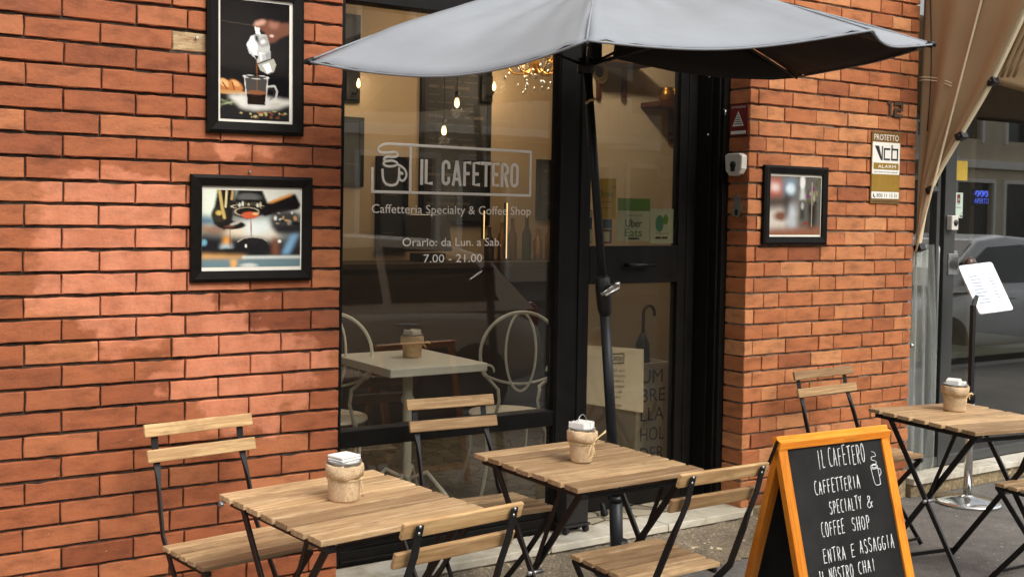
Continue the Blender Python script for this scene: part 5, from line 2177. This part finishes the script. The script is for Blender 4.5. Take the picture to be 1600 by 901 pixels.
make_pot("burlap wrapped pot with hanging raffia ends on the table nearest the camera", "block of white napkins in the pot on the nearest table", 1.437, -.950, .7085, 0)
make_pot("tapered burlap pot with a looped raffia bow and wire handle on the middle table", "white napkins under the wire handle on the middle table", 2.397, -.858, .6985, 1)
make_pot("burlap pot with a sideways raffia bow on the table by the brick pier", "white napkins in the pot on the table by the brick pier", 4.50, -.866, .7045, 2)
make_pot("burlap pot seen through the glass on the cream indoor table", "white napkins in the pot behind the glass", 2.69, .74, .8425, 3)

# ------------------------------------------------------------------ chalkboard sign
ab = thing("chalkboard_sign", "orange framed folding chalkboard lettered by hand on the pavement", "chalkboard sign", (3.208, -1.235, 0), (0, 0, -.059))
HB, SPB, WB = .80, .204, .543
ln = math.hypot(HB, SPB)


def board_frame(side):
    """side -1 front (towards the street), +1 back; returns fn(u,d,n) with d measured down the slope"""
    dv = Vector((0, side * SPB, -HB)) / ln
    nv = Vector((0, side * HB, SPB)) / ln

    def fn(u, d, n):
        p = Vector((0, 0, HB)) + dv * d + nv * n + Vector((u, 0, 0))
        return (p.x, p.y, p.z)
    return fn


def slab(mb, fn, u0, u1, d0, d1, n0, n1, tone=None):
    V = [fn(u, d, n) for n in (n0, n1) for (u, d) in ((u0, d0), (u1, d0), (u1, d1), (u0, d1))]
    mb.add(V, [(0, 1, 2, 3), (7, 6, 5, 4), (0, 4, 5, 1), (1, 5, 6, 2), (2, 6, 7, 3), (3, 7, 4, 0)], tone)


for sd in (-1, 1):
    fn = board_frame(sd)
    mb = MB()
    slab(mb, fn, -WB / 2, WB / 2, .0 if sd < 0 else .012, .040, -.024, 0, .8)
    mb.build("top_rail" if sd < 0 else "back_rail", M['orange_wood'], ab, .002)
    mb = MB()
    slab(mb, fn, -WB / 2 + .0405, WB / 2 - .0405, .70, .74, -.022, -.001, .4)
    mb.build("bottom_rail", M['orange_wood'], ab, .002)
    for s in (-1, 1):
        mb = MB()
        a, b_ = (-WB / 2, -WB / 2 + .040) if s < 0 else (WB / 2 - .040, WB / 2)
        slab(mb, fn, a, b_, .0405, ln - .003, -.024, -.0004, .3 + .4 * (s > 0))
        mb.build("stile" if sd < 0 else "back_stile", M['orange_wood_v'], ab, .002)
    mb = MB()
    slab(mb, fn, -WB / 2 + .036, WB / 2 - .036, .0402, .705, -.016, -.008)
    mb.build("slate" if sd < 0 else "back_slate", M['blackboard'], ab)
fn = board_frame(-1)
NB = -.0072


def bl(u, v, d):
    return fn(u, v, NB)


mbc = MB()


def cwrite(s, x0, x1, base, top):
    chalk_text(mbc, s, lambda x, z, d: fn(x, -z, NB), x0, x1, -base, base - top, .00155)


cwrite("IL", -.100, -.058, .123, .060)
cwrite("CAFETERO", -.046, .140, .122, .060)
cwrite("CAFFETTERIA", -.135, .092, .206, .162)
cwrite("SPECIALTY", -.080, .082, .276, .233)
cwrite("&", .100, .140, .276, .238)
cwrite("COFFEE", -.135, -.020, .345, .300)
cwrite("SHOP", .012, .106, .344, .300)
cwrite("ENTRA", -.148, -.036, .430, .385)
cwrite("E", -.014, .010, .427, .388)
cwrite("ASSAGGIA", .030, .208, .420, .376)
cwrite("IL", -.182, -.150, .494, .452)
cwrite("NOSTRO", -.134, -.014, .492, .448)
cwrite("CHAI", .006, .096, .484, .445)
# chalk cup with steam


def cl(pts, r=.0013):
    mbc.tube([fn(u, d, NB) for u, d in pts], r, 5)


cl(smooth_path([(.158, .143), (.163, .190), (.170, .203), (.188, .203), (.193, .195), (.192, .143)], 3))
cl([(.1755 + .0175 * math.cos(R(a)), .140 + .008 * math.sin(R(a))) for a in range(0, 375, 20)])
cl([(.1755 + .011 * math.cos(R(a)), .139 + .005 * math.sin(R(a))) for a in range(0, 375, 30)])
cl(smooth_path([(.193, .150), (.203, .150), (.205, .164), (.193, .174)], 4))
cl(smooth_path([(.176, .136), (.190, .128), (.184, .120), (.168, .116), (.172, .106), (.192, .104), (.188, .092), (.176, .088)], 4), .0011)
mbc.build("chalk_writing", M['chalk'], ab)
for s in (-1, 1):
    mb = MB()
    mb.bar((s * (WB / 2 + .003), -.008, HB - .012), (s * (WB / 2 + .003), .03, HB - .10), .002, .012, (1, 0, 0))
    mb.tube([(s * (WB / 2 + .0005), .012, HB - .055), (s * (WB / 2 + .006), .012, HB - .055)], .004, 8)
    mb.build("hinge", M['black_paint'], ab)

# ------------------------------------------------------------------ parasol
PX, PY = 3.118, -.25
pa = thing("parasol", "pale grey half parasol on a dark crank pole spread in front of the cafe door", "parasol", (PX, PY, 0))
p0 = Vector((3.135, -.25, .0))
p1 = Vector((3.118, -.25, .123))
pcol = Vector((3.106, -.25, .341))
pcr = Vector((3.018, -.25, 1.20))
ptp = Vector((2.905, -.242, 2.19))
apex = Vector((2.972, -.235, 2.505))
mb = MB()
mb.lathe([(.02, 0), (.105, 0), (.105, .025), (.04, .05), (.032, .16), (.02, .16)], 28, (p0.x, p0.y, .001))
child(mb, "base", M['pole'], pa)
mb = MB().tube([p0 + Vector((0, 0, .04)), p1, pcol], .0275, 18)
child(mb, "foot_tube", M['pole'], pa)
mb = MB()
for dz, r_ in ((0, .032), (.045, .030)):
    q = pcol + (pcr - pcol).normalized() * dz
    mb.tube([q - Vector((0, 0, .012)), q + Vector((0, 0, .012))], r_, 18)
mb.tube([pcol - Vector((-.02, .04, .02)), pcol - Vector((-.045, .055, .02))], .006, 8)
child(mb, "collar", M['black_paint'], pa)
mb = MB().tube([pcol, pcr], .0212, 18)
child(mb, "lower_pole", M['pole'], pa)
mb = MB().tube([pcr + (ptp - pcr) * .02, ptp], .0178, 16)
child(mb, "upper_pole", M['pole'], pa)
mb = MB()
dcr = (ptp - pcr).normalized()
mb.tube([pcr - dcr * .08, pcr - dcr * .05, pcr + dcr * .03, pcr + dcr * .075, pcr + dcr * .09], [.023, .030, .032, .030, .021], 18)
mb.tube([pcr + Vector((0, -.02, .03)), pcr + Vector((0, -.05, .03))], .018, 14)
cb = child(mb, "crank_housing", M['black_paint'], pa)
mb = MB()
h0 = pcr + Vector((.012, -.066, .055))
h1 = pcr + Vector((-.066, -.060, .014))
mb.bar(h0, h1, .008, .014, (0, 1, 0))
mb.tube([h0 + Vector((0, .014, 0)), h0 - Vector((0, .008, 0))], .011, 12)
mb.tube([h1 + Vector((.004, -.02, -.004)), h1 + Vector((.03, -.026, .010)), h0 + Vector((-.01, -.024, -.014))], .0055, 10)
ck = child(mb, "crank_handle", M['chrome'], pa)
mw = ck.matrix_basis.copy()
ck.parent = cb
rim = [Vector(p) for p in ((1.643, -.253, 2.060), (2.085, -1.212, 2.046), (2.983, -1.507, 2.122), (3.900, -1.106, 2.214), (4.254, -.184, 2.214))]
# cloth panels
mb = MB()
nS, nT = 20, 30
sagz = [.070, .030, .024, .025]
sagi = [.045, .04, .035, .04]
for k in range(4):
    A, B = rim[k], rim[k + 1]
    V, F = [], []
    for i in range(nS + 1):
        s = i / nS
        for j in range(nT + 1):
            tt = j / nT
            q = 4 * tt * (1 - tt)
            e = A.lerp(B, tt)
            inw = (apex - e)
            inw.z = 0
            inw.normalize()
            e = e + inw * sagi[k] * q
            P = apex.lerp(e, s)
            P.z += .045 * math.sin(math.pi * s) * (1 - .3 * q)         # ribs bow upwards
            P.z -= sagz[k] * q * s ** 2.2
            P.z -= .020 * q * math.sin(math.pi * s)
            wr = .007 * math.sin(tt * 23 + k * 2 + s * 3) * s * (1 - s) * 2 + .003 * math.sin(s * 19 + tt * 7 + k)
            P.z += wr
            # stretched wrinkles running towards the rib tips
            for tip, sg in ((0.0, 1), (1.0, -1)):
                dd = abs(tt - tip)
                P.z += .010 * math.exp(-dd * 11) * math.sin(dd * 60 + s * 4) * s ** 2.5
            V.append(tuple(P))
    for i in range(nS):
        for j in range(nT):
            a = i * (nT + 1) + j
            F.append((a, a + 1, a + nT + 2, a + nT + 1))
    mb.add(V, F, smooth=True)
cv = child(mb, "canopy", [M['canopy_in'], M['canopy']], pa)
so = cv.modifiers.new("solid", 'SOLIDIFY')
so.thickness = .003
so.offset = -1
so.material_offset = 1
for k in range(4):
    A, B = rim[k], rim[k + 1]
    pts = []
    for j in range(25):
        tt = j / 24
        q = 4 * tt * (1 - tt)
        e = A.lerp(B, tt)
        inw = (apex - e)
        inw.z = 0
        inw.normalize()
        e = e + inw * sagi[k] * q
        e.z += -sagz[k] * q - .002 + .003 * math.sin(19 + tt * 7 + k)
        pts.append(e)
    child(MB().tube(pts, .0042, 6), "hem", M['canopy'], pa)
mb = MB()
mb.tube([(3.20, -.70, 2.375), (3.19, -.70, 2.40), (3.22, -.70, 2.409), (3.265, -.70, 2.398), (3.30, -.70, 2.36)], .008, 6, squash=((0, 0, 1), .5))
child(mb, "strap", M['canopy_in'], pa)
# rear drop of the half parasol
mb = MB()
for (tip, low) in ((rim[4], [(4.25, 2.205), (4.10, 2.185), (3.80, 2.168), (3.45, 2.172), (3.10, 2.20)]), (rim[0], [(1.66, 2.05), (2.0, 2.10), (2.3, 2.15), (2.6, 2.20), (2.85, 2.26)])):
    V, F = [], []
    for i, (x, z) in enumerate(low):
        f = (x - apex.x) / (tip.x - apex.x)
        zt = apex.z + (tip.z - apex.z) * f + .04 * math.sin(math.pi * f)
        yt = apex.y + (tip.y - apex.y) * f
        for j in range(5):
            g = j / 4
            V.append((x, yt + .05 * g * (1 - f * .7), zt - .012 + (z - zt + .012) * g))
    for i in range(len(low) - 1):
        for j in range(4):
            F.append((i * 5 + j, i * 5 + j + 1, i * 5 + j + 6, i * 5 + j + 5))
    mb.add(V, F, smooth=True)
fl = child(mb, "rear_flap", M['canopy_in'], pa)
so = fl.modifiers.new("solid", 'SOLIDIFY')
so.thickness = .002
for v in rim:
    pts = []
    for i in range(13):
        s = i / 12
        P = apex.lerp(v, s)
        P.z += .045 * math.sin(math.pi * s) + .0015
        pts.append(P)
    child(MB().tube(pts, .0038, 6), "seam", M['canopy'], pa)
    mb = MB()
    pts = []
    for i in range(9):
        s = i / 8
        P = apex.lerp(v, s)
        P.z += .045 * math.sin(math.pi * s) - .014
        pts.append(P)
    pts[-1] = pts[-1] + Vector((0, 0, .004))
    mb.tube(pts, .007, 8)
    child(mb, "rib", M['black_paint'], pa)
    mb = MB()
    run = ptp + Vector((.004, 0, -.045))
    P = apex.lerp(v, .55)
    P.z += .03
    mb.tube([run, P], .006, 8)
    child(mb, "strut", M['black_paint'], pa)
mb = MB()
mb.tube([ptp, apex - Vector((0, 0, .01))], .017, 12)
mb.lathe([(.02, -.03), (.042, -.02), (.042, .01), (.02, .02)], 16, tuple(apex - Vector((0, 0, .03))))
mb.tube([ptp - Vector((0, 0, .075)), ptp - Vector((0, 0, .015))], .034, 16)
mb.obox(tuple(ptp + Vector((.02, -.02, .01))), (.05, .05, .07))
child(mb, "hub", M['black_paint'], pa)
mb = MB()
for k in range(3):
    o_ = ptp + Vector((.045 + .006 * k, -.03, -.05))
    mb.tube([(o_.x + .028 * math.cos(R(a)), o_.y + .004 * math.sin(R(a * 2)), o_.z + .045 * math.sin(R(a)) - .008 * k) for a in range(-160 + 20 * k, 120, 14)], .0042, 6)
child(mb, "rope", M['raffia'], pa)
mb = MB()
mb.tube([ptp + Vector((-.02, -.028, -.20)), ptp + Vector((.0, -.03, -.185)), ptp + Vector((.03, -.028, -.18))], .006, 6)
child(mb, "rope_end", M['raffia'], pa)
for k in (3, 0):
    v = rim[k]
    mb = MB().tube([v + (apex - v).normalized() * .02, v - (apex - v).normalized() * .012], .010, 8)
    child(mb, "rib_tip", M['black_paint'], pa)

# ------------------------------------------------------------------ the street behind the camera, seen in the panes
def car(label, x0, y0, paint, flip=1):
    t = thing("parked_car", label, "car", (x0, y0, -.13), (0, 0, 0 if flip > 0 else math.pi), "cars parked along the kerb")
    L, Wd = 4.2, 1.74
    # body: lofted side profile, tumblehome above the belt
    sect = [(-2.1, .35, .62, .80), (-2.06, .25, .78, .95), (-1.75, .22, .90, 1.0), (-1.1, .20, .93, 1.0), (-.2, .20, .94, 1.0), (.7, .20, .93, 1.0), (1.25, .22, .86, 1.0), (1.8, .24, .76, .98), (2.05, .26, .62, .90), (2.1, .34, .52, .80)]
    mb = MB()
    V, F = [], []
    for (x, zb, zt, wf) in sect:
        w = Wd / 2 * wf
        for (yy, zz) in ((-.8, zb), (-.98, zb + .1), (-1, .5 * (zb + zt)), (-.97, zt - .06), (-.88, zt), (.88, zt), (.97, zt - .06), (1, .5 * (zb + zt)), (.98, zb + .1), (.8, zb)):
            V.append((x, yy * w, zz))
    n = 10
    for i in range(len(sect) - 1):
        for k in range(n):
            F.append((i * n + k, i * n + (k + 1) % n, i * n + n + (k + 1) % n, i * n + n + k))
    F.append(tuple(range(n - 1, -1, -1)))
    F.append(tuple((len(sect) - 1) * n + k for k in range(n)))
    mb.add(V, F, smooth=True)
    body = mb.build("body", paint, t)
    sb_ = body.modifiers.new("sub", 'SUBSURF')
    sb_.levels = sb_.render_levels = 2
    # cabin
    mb = MB()
    V, F = [], []
    cab = [(-1.95, .90, .72), (-1.62, 1.30, .60), (-1.1, 1.44, .57), (-.2, 1.49, .57), (.35, 1.44, .58), (.75, 1.22, .62), (1.22, .90, .72)]
    for (x, zt, w) in cab:
        V += [(x, -.80, .88), (x, -w, zt), (x, -w + .12, zt + .02), (x, w - .12, zt + .02), (x, w, zt), (x, .80, .88)]
    for i in range(len(cab) - 1):
        for k in range(5):
            F.append((i * 6 + k, i * 6 + k + 1, i * 6 + k + 7, i * 6 + k + 6))
    mb.add(V, F, smooth=False)
    mb.build("cabin", paint, t, .02)
    for sd in (-1, 1):
        mb = MB()
        for poly in ([(-1.60, .96), (-1.45, 1.26), (-1.05, 1.37), (-.58, 1.40), (-.58, .97)], [(-.50, .97), (-.50, 1.40), (.25, 1.37), (.60, 1.20), (.95, .97)]):
            P = []
            for (x, z) in poly:
                f = (z - .88) / (1.45 - .88)
                P.append((x, sd * (.80 + (.585 - .80) * f + .012), z))
            mb.add(P, [tuple(range(len(P)))])
        mb.build("side_window", M['car_glass'], t)
        mb = MB()
        for x in (-.75, .12):
            mb.tube([(x, sd * .875, .80), (x + .02, sd * .90, .805), (x + .16, sd * .90, .81), (x + .18, sd * .875, .81)], .013, 8)
        mb.build("door_handle", M['steel'], t)
        mb = MB().ball((.85, sd * .95, .98), .09, 8, sc=(1, 1, .7))
        mb.build("wing_mirror", paint, t)
        for x in (-1.32, 1.30):
            mb = MB().lathe([(.18, -.10), (.30, -.10), (.315, -.07), (.315, .07), (.30, .10), (.18, .10)], 28, cap=False)
            mb.v = [(x + a, sd * .80 + c_, .315 + b_) for a, b_, c_ in mb.v]
            wh = mb.build("wheel", M['tyre'], t)
            mb = MB().lathe([(.001, .06), (.06, .085), (.17, .075), (.195, .10), (.20, -.05)], 24, cap=False)
            mb.v = [(x + a, sd * (.80 + c_), .315 + b_) for a, b_, c_ in mb.v]
            r_ = mb.build("rim", M['rim_dark'], wh)
        mb = MB().ball((1.98, sd * .62, .62), .10, 8, sc=(.7, 1.4, .8))
        mb.build("headlight", M['lamp_glass'], t)
        mb = MB().ball((-2.02, sd * .66, .80), .10, 8, sc=(.5, 1, 1.3))
        mb.build("tail_light", M['red_lens'], t)
    for poly, nm in (([(.38, -.53, 1.43), (.38, .53, 1.43), (1.20, .66, .925), (1.20, -.66, .925)], "windscreen"), ([(-1.64, .54, 1.30), (-1.64, -.54, 1.30), (-1.94, -.64, .93), (-1.94, .64, .93)], "rear_window")):
        mb = MB().add([(x + (.02 if x > 0 else -.02), y, z + .015) for x, y, z in poly], [(0, 1, 2, 3)])
        mb.build(nm, M['car_glass'], t)
    return t


car("taupe hatchback parked at the kerb behind the viewer, mirrored in the cafe window", 3.62, -3.98, M['car_paint'], -1)
car("silver hatchback parked further along the kerb, mirrored in the shop window", 12.4, -3.98, M['car_white'], -1)

fb = thing("opposite_building", "ochre apartment building across the street, mirrored in the panes", "building", (8, -16, 0))
mb = MB()
wins = []
for col in range(32):
    x = -10 + col * 2.6
    wins.append((x, x + (1.9 if col % 3 else 1.2), .25 if col % 3 else .05, 2.75))
    wins.append((x, x + 1.2, 4.1, 5.9))
mb.box(-12, 76, -18, -16.2, 0, 6.8)
xs_ = sorted(set([-12.0, 76.0] + [w[0] for w in wins] + [w[1] for w in wins]))
for i in range(len(xs_) - 1):
    a, b_ = xs_[i], xs_[i + 1]
    ws2 = sorted([w for w in wins if w[0] <= a + 1e-6 and w[1] >= b_ - 1e-6], key=lambda w: w[2])
    z = 0.0
    for w in ws2:
        mb.box(a, b_, -16.199, -16, z, w[2])
        z = w[3]
    mb.box(a, b_, -16.199, -16, z, 6.8)
child(mb, "wall", M['facade'], fb)
mb = MB()
mb.box(-12, 76, -15.999, -15.85, 3.2, 3.45)
mb.box(-12, 76, -15.999, -15.75, 6.6, 6.9)
child(mb, "cornice", M['facade_trim'], fb)
for w in wins:
    mb = MB().box(w[0], w[1], -16.15, -16.12, w[2], w[3])
    wf = child(mb, "window", M['win_dark'], fb)
    mb = MB()
    mb.box(w[0] - .12, w[0] - .001, -15.999, -15.93, w[2] - .1, w[3] + .12)
    mb.box(w[1] + .001, w[1] + .12, -15.999, -15.93, w[2] - .1, w[3] + .12)
    mb.box(w[0], w[1], -15.999, -15.92, w[3], w[3] + .12)
    fr_ = mb.build("frame", M['facade_trim'], None)
    fr_.parent = wf
    fr_.location = (-fb.location[0], -fb.location[1], -fb.location[2])
for (bx0, bx1) in ((3.5, 9.5), (12, 18), (24, 30)):
    mb = MB().box(bx0, bx1, -15.849, -14.9, 3.25, 3.42)
    child(mb, "balcony_slab", M['facade_trim'], fb)
    mb = MB()
    mb.bar((bx0, -14.95, 4.35), (bx1, -14.95, 4.35), .05, .05, (0, 1, 0))
    mb.bar((bx0, -14.95, 3.55), (bx1, -14.95, 3.55), .04, .04, (0, 1, 0))
    x = bx0
    while x < bx1:
        mb.box(x, x + .04, -14.97, -14.93, 3.42, 4.33)
        mb.box(x + .3, x + .33, -14.965, -14.935, 3.57, 4.1)
        mb.box(x + .6, x + .63, -14.965, -14.935, 3.8, 4.33)
        mb.box(x + .3, x + .9, -14.964, -14.936, 3.93, 3.96)
        x += 1.0
    child(mb, "balcony_railing", M['white_plastic'], fb)
